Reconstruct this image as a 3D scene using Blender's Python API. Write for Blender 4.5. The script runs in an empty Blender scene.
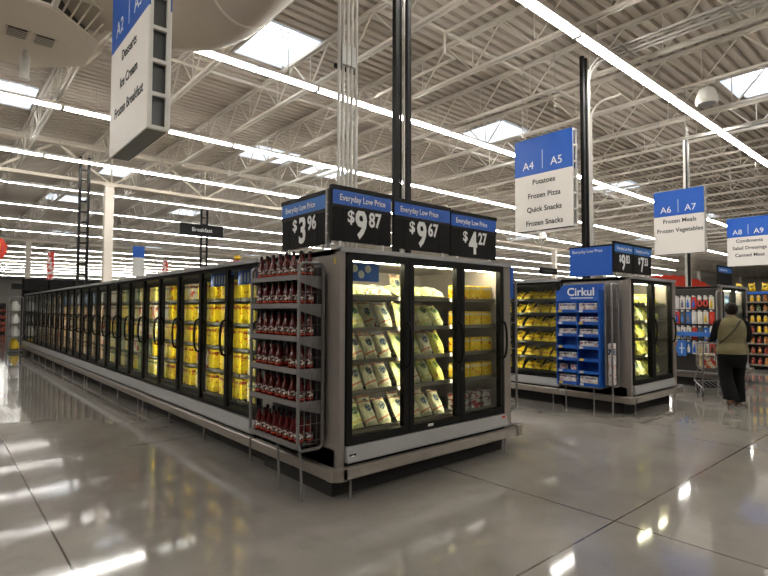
import bpy, bmesh, math, random
from mathutils import Vector, Matrix, Euler
random.seed(7)
PI = math.pi
scene = bpy.context.scene
COL = scene.collection

# ------------------------------------------------------------------ colour and materials
def lin(c):
    out = []
    for v in c:
        v /= 255.0
        out.append(v / 12.92 if v <= 0.04045 else ((v + 0.055) / 1.055) ** 2.4)
    return tuple(out)

class NT:
    """small wrapper for building node trees"""
    def __init__(self, name):
        self.m = bpy.data.materials.new(name)
        self.m.use_nodes = True
        self.t = self.m.node_tree
        self.t.nodes.clear()
        self.out = self.t.nodes.new('ShaderNodeOutputMaterial')
    def n(self, typ, **kw):
        nd = self.t.nodes.new(typ)
        for k, v in kw.items():
            setattr(nd, k, v)
        return nd
    def l(self, a, b):
        self.t.links.new(a, b)
    def setin(self, sock, v):
        if isinstance(v, bpy.types.NodeSocket):
            self.l(v, sock)
        else:
            sock.default_value = v
    def math(self, op, a, b=0.0, c=None):
        nd = self.n('ShaderNodeMath', operation=op)
        self.setin(nd.inputs[0], a); self.setin(nd.inputs[1], b)
        if c is not None:
            self.setin(nd.inputs[2], c)
        return nd.outputs[0]
    def mix(self, f, a, b):
        nd = self.n('ShaderNodeMix', data_type='RGBA')
        self.setin(nd.inputs[0], f)
        self.setin(nd.inputs[6], a if isinstance(a, bpy.types.NodeSocket) else (*a, 1))
        self.setin(nd.inputs[7], b if isinstance(b, bpy.types.NodeSocket) else (*b, 1))
        return nd.outputs[2]
    def noise(self, vec, scale, detail=2.0, rough=0.5):
        nd = self.n('ShaderNodeTexNoise')
        nd.inputs['Scale'].default_value = scale
        nd.inputs['Detail'].default_value = detail
        nd.inputs['Roughness'].default_value = rough
        if vec is not None:
            self.l(vec, nd.inputs['Vector'])
        return nd.outputs['Fac']
    def coord(self, which='Object'):
        return self.n('ShaderNodeTexCoord').outputs[which]
    def sep(self, v):
        nd = self.n('ShaderNodeSeparateXYZ'); self.l(v, nd.inputs[0]); return nd.outputs
    def scalev(self, v, s):
        nd = self.n('ShaderNodeVectorMath', operation='MULTIPLY')
        self.l(v, nd.inputs[0]); nd.inputs[1].default_value = s
        return nd.outputs[0]
    def step(self, v, lo, hi):
        nd = self.n('ShaderNodeMapRange', interpolation_type='SMOOTHSTEP')
        self.setin(nd.inputs[0], v)
        nd.inputs[1].default_value = lo; nd.inputs[2].default_value = hi
        return nd.outputs[0]
    def bsdf(self, color, rough=0.5, metal=0.0, bump=None, bump_s=0.2, spec=None):
        b = self.n('ShaderNodeBsdfPrincipled')
        self.setin(b.inputs['Base Color'], color if isinstance(color, bpy.types.NodeSocket) else (*color, 1))
        self.setin(b.inputs['Roughness'], rough)
        self.setin(b.inputs['Metallic'], metal)
        if spec is not None:
            b.inputs['Specular IOR Level'].default_value = spec
        if bump is not None:
            bp = self.n('ShaderNodeBump')
            bp.inputs['Strength'].default_value = bump_s
            bp.inputs['Distance'].default_value = 0.02
            self.l(bump, bp.inputs['Height'])
            self.l(bp.outputs[0], b.inputs['Normal'])
        self.l(b.outputs[0], self.out.inputs[0])
        return b

def plain(name, rgb, rough=0.5, metal=0.0, var=0.10, scale=6.0, stretch=(1, 1, 1), bump=0.0, spec=None):
    t = NT(name)
    c = lin(rgb)
    v = t.scalev(t.coord('Object'), stretch)
    f = t.noise(v, scale, 4.0, 0.6)
    col = t.mix(f, tuple(x * (1 - var) for x in c), tuple(min(1, x * (1 + var)) for x in c))
    r = t.math('MULTIPLY_ADD', f, 0.12, max(0.02, rough - 0.06))
    t.bsdf(col, r, metal, f if bump else None, bump, spec)
    return t.m

def emit(name, rgb, strength):
    t = NT(name)
    e = t.n('ShaderNodeEmission')
    e.inputs[0].default_value = (*lin(rgb), 1)
    e.inputs[1].default_value = strength
    t.l(e.outputs[0], t.out.inputs[0])
    return t.m

M = {}
M['deck'] = plain('painted_deck', (194, 184, 170), 0.7, 0, 0.07, 0.6)
M['joist'] = plain('painted_joist_steel', (214, 206, 194), 0.55, 0, 0.06, 2)
M['girder'] = plain('painted_girder_steel', (205, 195, 178), 0.55, 0, 0.06, 2)
M['white'] = plain('white_enamel', (226, 223, 216), 0.45, 0, 0.04, 3)
M['column'] = plain('painted_column', (214, 205, 192), 0.5, 0, 0.05, 2)
M['galv'] = plain('galvanised_conduit', (176, 174, 168), 0.35, 0.6, 0.12, 14, (1, 1, 0.2))
M['black'] = plain('black_paint', (20, 19, 18), 0.5, 0, 0.15, 8, spec=0.2)
M['blackmatte'] = plain('black_matte_board', (30, 28, 27), 0.75, 0, 0.15, 20, spec=0.2)
M['steel'] = plain('brushed_steel', (148, 140, 132), 0.38, 0.45, 0.10, 5, (14, 14, 0.6))
M['steelgrey'] = plain('grey_steel_panel', (138, 131, 125), 0.42, 0.15, 0.10, 5, (10, 10, 0.8))
M['sill'] = plain('pale_grey_sill', (160, 160, 160), 0.38, 0.05, 0.05, 5)
M['silldark'] = plain('grey_kick_strip', (112, 111, 110), 0.4, 0.2, 0.08, 5)
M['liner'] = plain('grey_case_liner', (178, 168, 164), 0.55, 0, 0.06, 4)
M['linerdark'] = plain('dark_case_liner', (66, 66, 63), 0.5, 0, 0.10, 4)  # run interior's shaded look is put into this darker liner colour
M['toe'] = plain('dark_toe_kick', (38, 35, 32), 0.7, 0, 0.2, 5)
M['shelf'] = plain('dark_shelf_wire', (48, 46, 42), 0.5, 0.2, 0.12, 20)
M['pricerail'] = plain('price_rail', (124, 116, 102), 0.45, 0, 0.35, 26)
M['raildark'] = plain('dark_price_rail', (70, 66, 58), 0.5, 0, 0.5, 26)
M['rack'] = plain('grey_rack_tube', (122, 119, 118), 0.42, 0.1, 0.08, 6)
M['rackdark'] = plain('dark_rack_tray', (52, 49, 48), 0.5, 0.2, 0.12, 12)
M['blue'] = plain('sign_blue', (14, 88, 186), 0.45, 0, 0.05, 8)
M['bluepale'] = plain('sign_blue_pale', (52, 112, 192), 0.4, 0, 0.05, 8)  # paler, less saturated version of the sign blue
M['bluedeep'] = plain('display_blue', (16, 84, 176), 0.5, 0, 0.08, 6)
M['cream'] = plain('sign_cream', (238, 233, 226), 0.55, 0, 0.03, 6)
M['letterwhite'] = plain('white_lettering', (240, 240, 238), 0.5, 0, 0.01, 4)
M['lettergrey'] = plain('grey_lettering', (46, 45, 46), 0.6, 0, 0.02, 4)
M['smoke'] = plain('smoky_grey_plastic', (104, 106, 106), 0.25, 0, 0.1, 6)
M['duct'] = plain('painted_round_duct', (196, 184, 166), 0.5, 0, 0.06, 3)
M['diffuser'] = plain('diffuser_paint', (232, 222, 206), 0.5, 0, 0.05, 4)
M['louver'] = plain('louver_dark', (74, 68, 60), 0.6, 0, 0.1, 6)
M['wall'] = plain('painted_block_wall', (168, 164, 156), 0.7, 0, 0.06, 1.2)
M['red'] = plain('red_board', (206, 58, 38), 0.5, 0, 0.1, 5)
M['redwhite'] = None
M['yellow'] = plain('yellow_plastic', (226, 190, 40), 0.45, 0, 0.12, 9)
M['paperwhite'] = plain('white_paper', (222, 220, 214), 0.6, 0, 0.05, 12)
M['rubber'] = plain('dark_rubber', (28, 27, 26), 0.7, 0, 0.15, 10)
M['cartwire'] = plain('cart_chrome_wire', (150, 148, 145), 0.32, 0.7, 0.08, 10)
M['tube'] = emit('fluorescent_tube', (255, 252, 246), 27.0)
M['caselight'] = emit('case_light_strip', (255, 249, 214), 30.0)
M['caselight_dim'] = emit('dim_case_light_strip', (255, 248, 222), 18.0)
M['conduitpale'] = plain('pale_steel_conduit', (205, 201, 194), 0.35, 0.15, 0.1, 12, (1, 1, .2))
M['skylit'] = emit('daylit_skylight_pane', (236, 243, 250), 2.6)
M['skywell'] = plain('white_skylight_well', (232, 236, 240), 0.6, 0, 0.02, 3)

def make_floor_mat():
    t = NT('polished_concrete')
    v = t.coord('Object')
    big = t.noise(v, 0.35, 4, 0.55)
    mid = t.noise(v, 2.6, 6, 0.65)
    fine = t.noise(v, 60, 2, 0.5)
    c = t.mix(t.step(big, 0.3, 0.72), lin((122, 117, 111)), lin((148, 143, 136)))
    c = t.mix(t.math('MULTIPLY', t.step(mid, 0.42, 0.75), 0.35), c, lin((106, 101, 95)))
    c = t.mix(t.math('MULTIPLY', t.step(fine, 0.55, 0.75), 0.25), c, lin((156, 150, 142)))
    s = t.sep(v)
    def joint(axis, off, pitch):
        d = t.math('SUBTRACT', s[axis], off)
        d = t.math('DIVIDE', d, pitch)
        d = t.math('ABSOLUTE', t.math('SUBTRACT', d, t.math('ROUND', d)))
        return t.math('SUBTRACT', 1.0, t.step(t.math('MULTIPLY', d, pitch), 0.004, 0.009))
    j = t.math('MAXIMUM', joint(0, 0.68, 3.17), joint(1, 1.835, 4.55))
    c = t.mix(t.math('MULTIPLY', j, 0.9), c, lin((48, 43, 38)))
    wav = t.noise(v, 1.3, 2, 0.5)
    rough = t.math('MULTIPLY_ADD', mid, 0.09, 0.02)
    h = t.math('ADD', wav, t.math('MULTIPLY', fine, 0.004))
    b = t.bsdf(c, rough, 0, h, 0.055, spec=0.7)
    return t.m
M['floor'] = make_floor_mat()

def make_glass():
    t = NT('door_glass')
    tr = t.n('ShaderNodeBsdfTransparent'); tr.inputs[0].default_value = (0.86, 0.88, 0.86, 1)
    gl = t.n('ShaderNodeBsdfGlossy'); gl.inputs['Roughness'].default_value = 0.03
    gl.inputs[0].default_value = (0.9, 0.92, 0.9, 1)
    lw = t.n('ShaderNodeLayerWeight'); lw.inputs[0].default_value = 0.5
    fa = t.math('MULTIPLY_ADD', t.math('POWER', lw.outputs['Facing'], 5.0), 0.55, 0.025)
    mx = t.n('ShaderNodeMixShader')
    t.l(fa, mx.inputs[0]); t.l(tr.outputs[0], mx.inputs[1]); t.l(gl.outputs[0], mx.inputs[2])
    t.l(mx.outputs[0], t.out.inputs[0])
    return t.m
M['glass'] = make_glass()

def make_bottle_mat():
    t = NT('red_sauce_plastic')
    f = t.noise(t.coord('Object'), 12, 2)
    t.bsdf(t.mix(f, lin((66, 10, 10)), lin((96, 18, 14))), 0.15)
    return t.m
M['bottle'] = make_bottle_mat()

def make_bottle_label():
    t = NT('bottle_label')
    v = t.coord('Object'); s = t.sep(v)
    f = t.noise(v, 70, 2)
    c = t.mix(t.step(s[2], 0.03, 0.035), lin((206, 66, 34)), lin((58, 14, 16)))
    c = t.mix(t.math('MULTIPLY', t.step(f, 0.50, 0.56), t.math('LESS_THAN', t.math('ABSOLUTE', t.math('SUBTRACT', s[2], 0.062)), 0.022)), c, lin((228, 218, 208)))
    t.bsdf(c, 0.4)
    return t.m
M['bottlelabel'] = make_bottle_label()

def make_bag_mat(name, base, pale, emblem, band):
    """printed pouch: pale crinkled film, round emblem in the upper half, coloured band below"""
    t = NT(name)
    g = t.coord('Generated'); s = t.sep(g); o = t.coord('Object')
    r = t.n('ShaderNodeObjectInfo').outputs['Random']
    n1 = t.noise(o, 26, 3, 0.6); n2 = t.noise(o, 70, 2)
    c = t.mix(t.step(n1, 0.38, 0.62), lin(base), lin(pale))
    c = t.mix(t.math('MULTIPLY', t.step(n2, 0.60, 0.66), 0.6), c, lin((176, 150, 70)))
    dx = t.math('SUBTRACT', s[0], 0.5); dz = t.math('SUBTRACT', s[2], t.math('MULTIPLY_ADD', r, 0.12, 0.56))
    d = t.math('SQRT', t.math('ADD', t.math('MULTIPLY', dx, dx), t.math('MULTIPLY', t.math('MULTIPLY', dz, dz), 2.4)))
    e = t.math('SUBTRACT', 1.0, t.step(d, 0.22, 0.25))
    e = t.math('MULTIPLY', e, t.math('MULTIPLY_ADD', t.step(n2, 0.40, 0.5), 0.6, 0.4))
    c = t.mix(e, c, lin(emblem))
    b = t.math('LESS_THAN', t.math('ABSOLUTE', t.math('SUBTRACT', s[2], t.math('MULTIPLY_ADD', s[0], 0.14, 0.14))), 0.03)
    b2 = t.math('LESS_THAN', t.math('ABSOLUTE', t.math('SUBTRACT', s[2], 0.90)), 0.035)
    c = t.mix(t.math('MULTIPLY', t.math('MAXIMUM', b, b2), 0.8), c, lin(band))
    t.bsdf(c, 0.32, 0, n1, 0.35)
    return t.m
M['bag_cream'] = make_bag_mat('cream_pouch_print', (206, 198, 150), (232, 228, 196), (34, 66, 96), (196, 74, 48))
M['bag_green'] = make_bag_mat('pale_green_pouch_print', (176, 186, 110), (222, 220, 170), (52, 88, 64), (206, 170, 60))
M['bag_yellow'] = make_bag_mat('yellow_pouch_print', (226, 186, 26), (244, 222, 60), (60, 44, 26), (190, 50, 30))
M['bag_lime'] = make_bag_mat('lime_pouch_print', (196, 190, 62), (228, 222, 120), (82, 106, 40), (222, 160, 40))

def make_box_mat(name, base, alt, spot, dark):
    """printed carton front: base colour with blotches of food photo, a dark title strip and a pale corner"""
    t = NT(name)
    g = t.coord('Generated'); s = t.sep(g); o = t.coord('Object')
    r = t.n('ShaderNodeObjectInfo').outputs['Random']
    ad = t.n('ShaderNodeVectorMath', operation='ADD'); t.l(o, ad.inputs[0])
    cmb = t.n('ShaderNodeCombineXYZ'); t.l(t.math('MULTIPLY', r, 9.0), cmb.inputs[0]); t.l(cmb.outputs[0], ad.inputs[1])
    n1 = t.noise(ad.outputs[0], 12, 2); n2 = t.noise(ad.outputs[0], 30, 2)
    c = t.mix(t.step(n1, 0.54, 0.58), lin(base), lin(alt))
    c = t.mix(t.step(n2, 0.60, 0.63), c, lin(spot))
    strip = t.math('LESS_THAN', t.math('ABSOLUTE', t.math('SUBTRACT', s[2], 0.80)), 0.07)
    c = t.mix(t.math('MULTIPLY', strip, t.step(n2, 0.42, 0.46)), c, lin(dark))
    t.bsdf(c, 0.42)
    return t.m
M['box_yellow'] = make_box_mat('yellow_carton_print', (234, 204, 22), (244, 222, 60), (186, 58, 30), (150, 40, 26))
M['box_lemon'] = make_box_mat('lemon_white_carton_print', (228, 212, 96), (236, 232, 210), (210, 150, 40), (60, 90, 60))
M['box_red'] = make_box_mat('red_white_carton_print', (214, 206, 190), (190, 52, 44), (226, 196, 60), (90, 30, 30))
M['box_tan'] = make_box_mat('tan_carton_print', (186, 146, 110), (208, 176, 140), (206, 190, 160), (96, 46, 34))
M['box_blue'] = make_box_mat('blue_carton_print', (60, 96, 150), (130, 160, 190), (220, 220, 220), (30, 40, 80))
M['box_pale'] = make_box_mat('pale_carton_print', (196, 192, 186), (168, 168, 172), (120, 130, 150), (90, 90, 96))
M['box_green'] = make_box_mat('green_carton_print', (96, 120, 70), (150, 160, 96), (220, 214, 190), (50, 60, 36))
M['pack_yellow'] = make_box_mat('yellow_tub_print', (240, 198, 30), (246, 216, 76), (208, 70, 34), (214, 210, 196))
M['pack_redstripe'] = make_box_mat('red_striped_pack_print', (196, 188, 178), (170, 46, 42), (120, 30, 34), (60, 20, 22))
M['box_snack'] = make_box_mat('white_refill_box_print', (222, 218, 214), (200, 190, 186), (204, 70, 48), (40, 60, 110))
M['jar_amber'] = make_box_mat('amber_jar_print', (170, 100, 34), (206, 150, 50), (220, 210, 190), (120, 40, 26))
M['jar_red'] = make_box_mat('red_jar_print', (150, 44, 30), (190, 70, 40), (224, 206, 170), (60, 24, 20))

def make_stripe_sign():
    t = NT('red_white_banner')
    s = t.sep(t.coord('Object')); n = t.noise(t.coord('Object'), 5, 3)
    t.bsdf(t.mix(t.step(n, 0.48, 0.54), lin((206, 60, 52)), lin((226, 214, 206))), 0.6)
    return t.m
M['redwhite'] = make_stripe_sign()

def make_bumper_mat():
    t = NT('ribbed_bumper_steel')
    v = t.coord('Object'); s = t.sep(v)
    a = t.math('SINE', t.math('MULTIPLY', t.math('ADD', s[0], s[2]), 420))
    b = t.math('SINE', t.math('MULTIPLY', t.math('SUBTRACT', s[0], s[2]), 420))
    h = t.math('MULTIPLY', a, b)
    f = t.noise(v, 8, 3)
    t.bsdf(t.mix(f, lin((150, 143, 134)), lin((176, 168, 158))), 0.36, 0.55, h, 0.5)
    return t.m
M['bumper'] = make_bumper_mat()
M['bumperplain'] = plain('smooth_bumper_steel', (158, 150, 141), 0.36, 0.5, 0.1, 6)

# ------------------------------------------------------------------ mesh building
class MB:
    """collects shapes in thing-local coordinates; build() links them as ONE mesh object"""
    def __init__(self):
        self.v = []; self.f = []; self.mi = []; self.cur = 0
    def poly(self, pts, mi=None):
        b = len(self.v)
        self.v.extend(tuple(p) for p in pts)
        self.f.append(tuple(range(b, b + len(pts)))); self.mi.append(self.cur if mi is None else mi)
        return self
    def box(self, x0, x1, y0, y1, z0, z1, bev=0.0):
        if bev:
            bm = bmesh.new()
            bmesh.ops.create_cube(bm, size=1)
            for q in bm.verts:
                q.co = ((x0 + x1) / 2 + q.co.x * (x1 - x0), (y0 + y1) / 2 + q.co.y * (y1 - y0), (z0 + z1) / 2 + q.co.z * (z1 - z0))
            bmesh.ops.bevel(bm, geom=bm.edges[:], offset=bev, segments=2, affect='EDGES', profile=0.5)
            return self.frombm(bm)
        b = len(self.v)
        self.v.extend([(x0, y0, z0), (x1, y0, z0), (x1, y1, z0), (x0, y1, z0), (x0, y0, z1), (x1, y0, z1), (x1, y1, z1), (x0, y1, z1)])
        for q in ((0, 3, 2, 1), (4, 5, 6, 7), (0, 1, 5, 4), (1, 2, 6, 5), (2, 3, 7, 6), (3, 0, 4, 7)):
            self.f.append(tuple(b + i for i in q)); self.mi.append(self.cur)
        return self
    def frombm(self, bm):
        b = len(self.v)
        bm.verts.index_update()
        self.v.extend(tuple(q.co) for q in bm.verts)
        for fc in bm.faces:
            self.f.append(tuple(b + q.index for q in fc.verts)); self.mi.append(self.cur)
        bm.free()
        return self
    def tube(self, pts, r, n=8, closed=False, caps=True):
        """sweep a round section along a polyline"""
        pts = [Vector(p) for p in pts]
        rs = r if isinstance(r, (list, tuple)) else [r] * len(pts)
        N = len(pts); rings = []
        up = None
        for i, p in enumerate(pts):
            if closed:
                d = (pts[(i + 1) % N] - pts[i - 1]).normalized()
            else:
                d = (pts[min(i + 1, N - 1)] - pts[max(i - 1, 0)]).normalized()
            if up is None:
                up = Vector((0, 0, 1)) if abs(d.z) < 0.9 else Vector((1, 0, 0))
            a = d.cross(up)
            if a.length < 1e-6:
                a = d.cross(Vector((0.3, 1, 0.2)))
            a.normalize(); bb = a.cross(d).normalized(); up = bb
            base = len(self.v)
            for k in range(n):
                t = 2 * PI * k / n + PI / n
                self.v.append(tuple(p + a * math.cos(t) * rs[i] + bb * math.sin(t) * rs[i]))
            rings.append(base)
        for i in range(N if closed else N - 1):
            a0, b0 = rings[i], rings[(i + 1) % N]
            for k in range(n):
                k2 = (k + 1) % n
                self.f.append((a0 + k, b0 + k, b0 + k2, a0 + k2)); self.mi.append(self.cur)
        if caps and not closed:
            self.f.append(tuple(rings[0] + k for k in range(n))); self.mi.append(self.cur)
            self.f.append(tuple(rings[-1] + n - 1 - k for k in range(n))); self.mi.append(self.cur)
        return self
    def lathe(self, prof, n=14, c=(0, 0, 0)):
        base = len(self.v)
        for (r, z) in prof:
            for k in range(n):
                t = 2 * PI * k / n
                self.v.append((c[0] + r * math.cos(t), c[1] + r * math.sin(t), c[2] + z))
        for i in range(len(prof) - 1):
            for k in range(n):
                k2 = (k + 1) % n
                self.f.append((base + i * n + k, base + i * n + k2, base + (i + 1) * n + k2, base + (i + 1) * n + k)); self.mi.append(self.cur)
        self.f.append(tuple(base + n - 1 - k for k in range(n))); self.mi.append(self.cur)
        self.f.append(tuple(base + (len(prof) - 1) * n + k for k in range(n))); self.mi.append(self.cur)
        return self
    def prism(self, prof, x0, x1, axis='x'):
        """extrude a closed 2-D profile; axis x: profile is (y,z); axis y: (x,z); axis z: (x,y)"""
        def P(a, b, t):
            return (t, a, b) if axis == 'x' else ((a, t, b) if axis == 'y' else (a, b, t))
        n = len(prof); base = len(self.v)
        for t in (x0, x1):
            self.v.extend(P(a, b, t) for a, b in prof)
        for k in range(n):
            k2 = (k + 1) % n
            self.f.append((base + k, base + k2, base + n + k2, base + n + k)); self.mi.append(self.cur)
        self.f.append(tuple(base + n - 1 - k for k in range(n))); self.mi.append(self.cur)
        self.f.append(tuple(base + n + k for k in range(n))); self.mi.append(self.cur)
        return self
    def mesh(self, name, mats, smooth=False):
        me = bpy.data.meshes.new(name)
        me.from_pydata(self.v, [], self.f)
        for m in (mats if isinstance(mats, (list, tuple)) else [mats]):
            me.materials.append(m)
        if any(self.mi):
            me.polygons.foreach_set('material_index', self.mi)
        bm = bmesh.new(); bm.from_mesh(me)
        bmesh.ops.recalc_face_normals(bm, faces=bm.faces[:])
        bm.to_mesh(me); bm.free()
        if smooth:
            me.shade_smooth()
            try:
                me.set_sharp_from_angle(angle=math.radians(40))
            except Exception:
                pass
        me.update()
        return me
    def build_each(self, name, mats, parent=None, smooth=False):
        """each separate piece becomes an object of its own"""
        par = list(range(len(self.v)))
        def find(a):
            while par[a] != a:
                par[a] = par[par[a]]; a = par[a]
            return a
        for f in self.f:
            r0 = find(f[0])
            for q in f[1:]: par[find(q)] = r0
        groups = {}
        for f, mi in zip(self.f, self.mi): groups.setdefault(find(f[0]), []).append((f, mi))
        out = []
        for fs in groups.values():
            m = MB(); ix = {}
            for f, mi in fs:
                nf = []
                for q in f:
                    if q not in ix: ix[q] = len(m.v); m.v.append(self.v[q])
                    nf.append(ix[q])
                m.f.append(tuple(nf)); m.mi.append(mi)
            out.append(m.build(name, mats, parent, smooth))
        return out
    def build(self, name, mats, parent=None, smooth=False):
        return link(name, self.mesh(name, mats, smooth), parent)

KIDS = {}
def link(name, data, parent=None):
    o = bpy.data.objects.new(name, data)
    COL.objects.link(o)
    if parent is not None:
        o.parent = parent
        KIDS.setdefault(parent.name, []).append(o)
    return o

def tag(o, label=None, cat=None, group=None, kind=None):
    if label: o['label'] = label
    if cat: o['category'] = cat
    if group: o['group'] = group
    if kind: o['kind'] = kind
    return o

def thing(name, label, cat, loc=(0, 0, 0), rz=0.0, group=None):
    o = bpy.data.objects.new(name, None)
    o.empty_display_size = 0.1
    COL.objects.link(o)
    o.location = loc; o.rotation_euler = (0, 0, rz)
    return tag(o, label, cat, group)

def dup(root, loc, rot=(0, 0, 0), label=None, group=None, scale=None):
    r = root.copy(); COL.objects.link(r)
    r.location = loc; r.rotation_euler = rot
    if scale: r.scale = scale
    if label: r['label'] = label
    if group: r['group'] = group
    for ch in KIDS.get(root.name, []):
        c = ch.copy(); COL.objects.link(c); c.parent = r
        KIDS.setdefault(r.name, []).append(c)
        for g in KIDS.get(ch.name, []):
            d = g.copy(); COL.objects.link(d); d.parent = c
            KIDS.setdefault(c.name, []).append(d)
    return r

def struct(name, mb, mats, smooth=False):
    return tag(mb.build(name, mats, None, smooth), kind='structure')

TEXTS = []
def text(body, size, mat, parent, loc, face='-y', align='CENTER', name='lettering', bold=0.0, xs=1.0):
    cu = bpy.data.curves.new(name, 'FONT')
    cu.body = body; cu.size = size; cu.align_x = align; cu.align_y = 'CENTER'
    cu.extrude = 0.001; cu.offset = bold; cu.resolution_u = 3
    cu.materials.append(mat)
    o = link(name, cu, parent)
    o.location = loc
    o.rotation_euler = (PI / 2, 0, 0) if face == '-y' else (PI / 2, 0, -PI / 2)
    o.scale = (xs, 1, 1)
    TEXTS.append(o)
    return o

ORD = ['', 'first', 'second', 'third', 'fourth', 'fifth', 'sixth', 'seventh', 'eighth', 'ninth', 'tenth', 'eleventh', 'twelfth',
       'thirteenth', 'fourteenth', 'fifteenth', 'sixteenth', 'seventeenth', 'eighteenth', 'nineteenth', 'twentieth', 'twenty-first',
       'twenty-second', 'twenty-third', 'twenty-fourth', 'twenty-fifth', 'twenty-sixth', 'twenty-seventh', 'twenty-eighth']

# ------------------------------------------------------------------ camera (solved from the photograph's two vanishing points)
cam_d = bpy.data.cameras.new('camera'); cam = bpy.data.objects.new('camera', cam_d); COL.objects.link(cam)
cam_d.sensor_fit = 'HORIZONTAL'; cam_d.sensor_width = 36.0; cam_d.lens = 521.0 / 768.0 * 36.0
cam_d.clip_start = 0.05; cam_d.clip_end = 300
R = ((0.755, -0.030, 0.655), (-0.655, -0.030, 0.755), (0.003, 0.999, 0.042))
right = Vector((R[0][0], R[1][0], R[2][0])).normalized()
fwd = Vector((R[0][2], R[1][2], R[2][2])).normalized()
up = right.cross(fwd).normalized(); right = fwd.cross(up).normalized()
mw = Matrix((right, up, -fwd)).transposed().to_4x4(); mw.translation = (0, 0, 1.55)
cam.matrix_world = mw
scene.camera = cam

# ------------------------------------------------------------------ the building
XW0, XW1, YW0, YW1 = -12.0, 80.0, -9.0, 92.0
ZD, ZJ, ZB = 6.70, 6.68, 5.92          # deck, joist top, joist bottom
struct('floor', MB().box(XW0 - .2, XW1 + .2, YW0 - .2, YW1 + .2, -0.15, 0.0), M['floor'])
struct('wall_back', MB().box(XW0, XW1, YW1, YW1 + .2, 0, ZD + .3), M['wall'])
struct('wall_front', MB().box(XW0, XW1, YW0 - .2, YW0, 0, ZD + .3), M['wall'])
struct('wall_left', MB().box(XW0 - .2, XW0, YW0, YW1, 0, ZD + .3), M['wall'])
struct('wall_right', MB().box(XW1, XW1 + .2, YW0, YW1, 0, ZD + .3), M['wall'])

SKY = []   # x0, x1, y0, y1
def sky(x0, x1, y0, y1): SKY.append((x0, x1, y0, y1))
sky(4.42, 5.50, 8.2, 9.55); sky(11.5, 12.85, 8.45, 9.95); sky(7.5, 9.15, 14.8, 16.1); sky(0.2, 1.75, 14.4, 15.9)
sky(4.6, 6.6 - 1.1, 20.3, 21.8); sky(13.05, 14.7, 2.2, 3.6); sky(20.5, 22.1, 2.2, 3.7)
for (a, b) in ((10.2, 15.2), (13.1, 21.5), (20.5, 9.2), (9.3, 27.0), (16.7, 27.0), (24.2, 15.4), (3.8, 27.2), (31, 9.3), (31, 21), (13, 33), (22, 33), (5.6, 40), (13, 45), (22, 45), (38, 15)):
    sky(a, a + 1.5, b, b + 1.4)
SKY.append((-6.0, -4.5, 4.0, 5.4)); SKY.append((-6.0, -4.5, 14.0, 15.4))

def corrugated_deck():
    mb = MB(); pitch = 0.22; y = YW0
    prof = [(0.0, 0.0), (0.12, 0.0), (0.14, 0.07), (0.20, 0.07), (0.22, 0.0)]
    while y < YW1:
        holes = sorted((s[0], s[1]) for s in SKY if y + pitch > s[2] and y < s[3])
        xs = XW0; spans = []
        for h in holes:
            if h[0] > xs: spans.append((xs, h[0]))
            xs = max(xs, h[1])
        spans.append((xs, XW1))
        for (a, b) in spans:
            base = len(mb.v)
            for (dy, dz) in prof:
                mb.v.append((a, y + dy, ZD + dz)); mb.v.append((b, y + dy, ZD + dz))
            for i in range(4):
                q = base + 2 * i
                mb.f.append((q, q + 1, q + 3, q + 2)); mb.mi.append(0)
        y += pitch
    return mb
struct('ceiling', corrugated_deck(), M['deck'])

for i, (x0, x1, y0, y1) in enumerate(SKY):
    w = MB(); h = 0.48; e = 0.004
    w.cur = 0
    ins = 0.03
    # four splayed white well walls, with flange, up to the dome pane
    lo = [(x0, y0), (x1, y0), (x1, y1), (x0, y1)]; hi = [(x0 + ins, y0 + ins), (x1 - ins, y0 + ins), (x1 - ins, y1 - ins), (x0 + ins, y1 - ins)]
    for k in range(4):
        a, b = lo[k], lo[(k + 1) % 4]; c, d = hi[(k + 1) % 4], hi[k]
        w.poly([(*a, ZD - 0.02), (*b, ZD - 0.02), (*c, ZD + h), (*d, ZD + h)])
    o = struct('window_%d' % (i + 1), w, M['skywell'])
    MB().poly([(*hi[0], ZD + h), (*hi[1], ZD + h), (*hi[2], ZD + h), (*hi[3], ZD + h)]).build('pane', M['skylit'], o)
    g = MB()
    X0, Y0 = hi[0]; X1, Y1 = hi[2]
    for k in range(1, 6):
        gx = X0 + (X1 - X0) * k / 6; g.box(gx - .006, gx + .006, Y0, Y1, ZD + h - .02, ZD + h - .005)
        gy = Y0 + (Y1 - Y0) * k / 6; g.box(X0, X1, gy - .006, gy + .006, ZD + h - .02, ZD + h - .005)
    g.build('grid', M['smoke'], o)

def bar(mb, a, b, r):
    mb.tube([a, b], r, 4, caps=False)

# open-web roof joists along Y, each between the girders
GY = [0.0, 18.2, 36.4, 54.6, 72.8]
proto_joist = None
nj = 0
for n in range(-5, 43):
    x = 1.85 * n
    if proto_joist is None:
        mb = MB()
        for s in (-0.035, 0.035):
            mb.box(s - .022, s + .022, YW0, YW1, ZJ - .06, ZJ)
            mb.box(s - .020, s + .020, YW0, YW1, ZB, ZB + .05)
        y = YW0 + .1; P_ = 1.3
        while y < YW1 - P_:
            bar(mb, (0, y, ZJ - .03), (0, y + P_ / 2, ZB + .025), .017)
            bar(mb, (0, y + P_ / 2, ZB + .025), (0, y + P_, ZJ - .03), .017)
            bar(mb, (0, y + P_ / 2, ZB + .025), (0, y + P_ / 2, ZJ - .03), .011)
            y += P_
        proto_joist = struct('trim_joist', mb, M['joist'])
        j = proto_joist
    else:
        j = proto_joist.copy(); COL.objects.link(j)
    nj += 1
    j.name = 'trim_%d' % nj
    j.location = (x, 0, 0)
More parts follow.
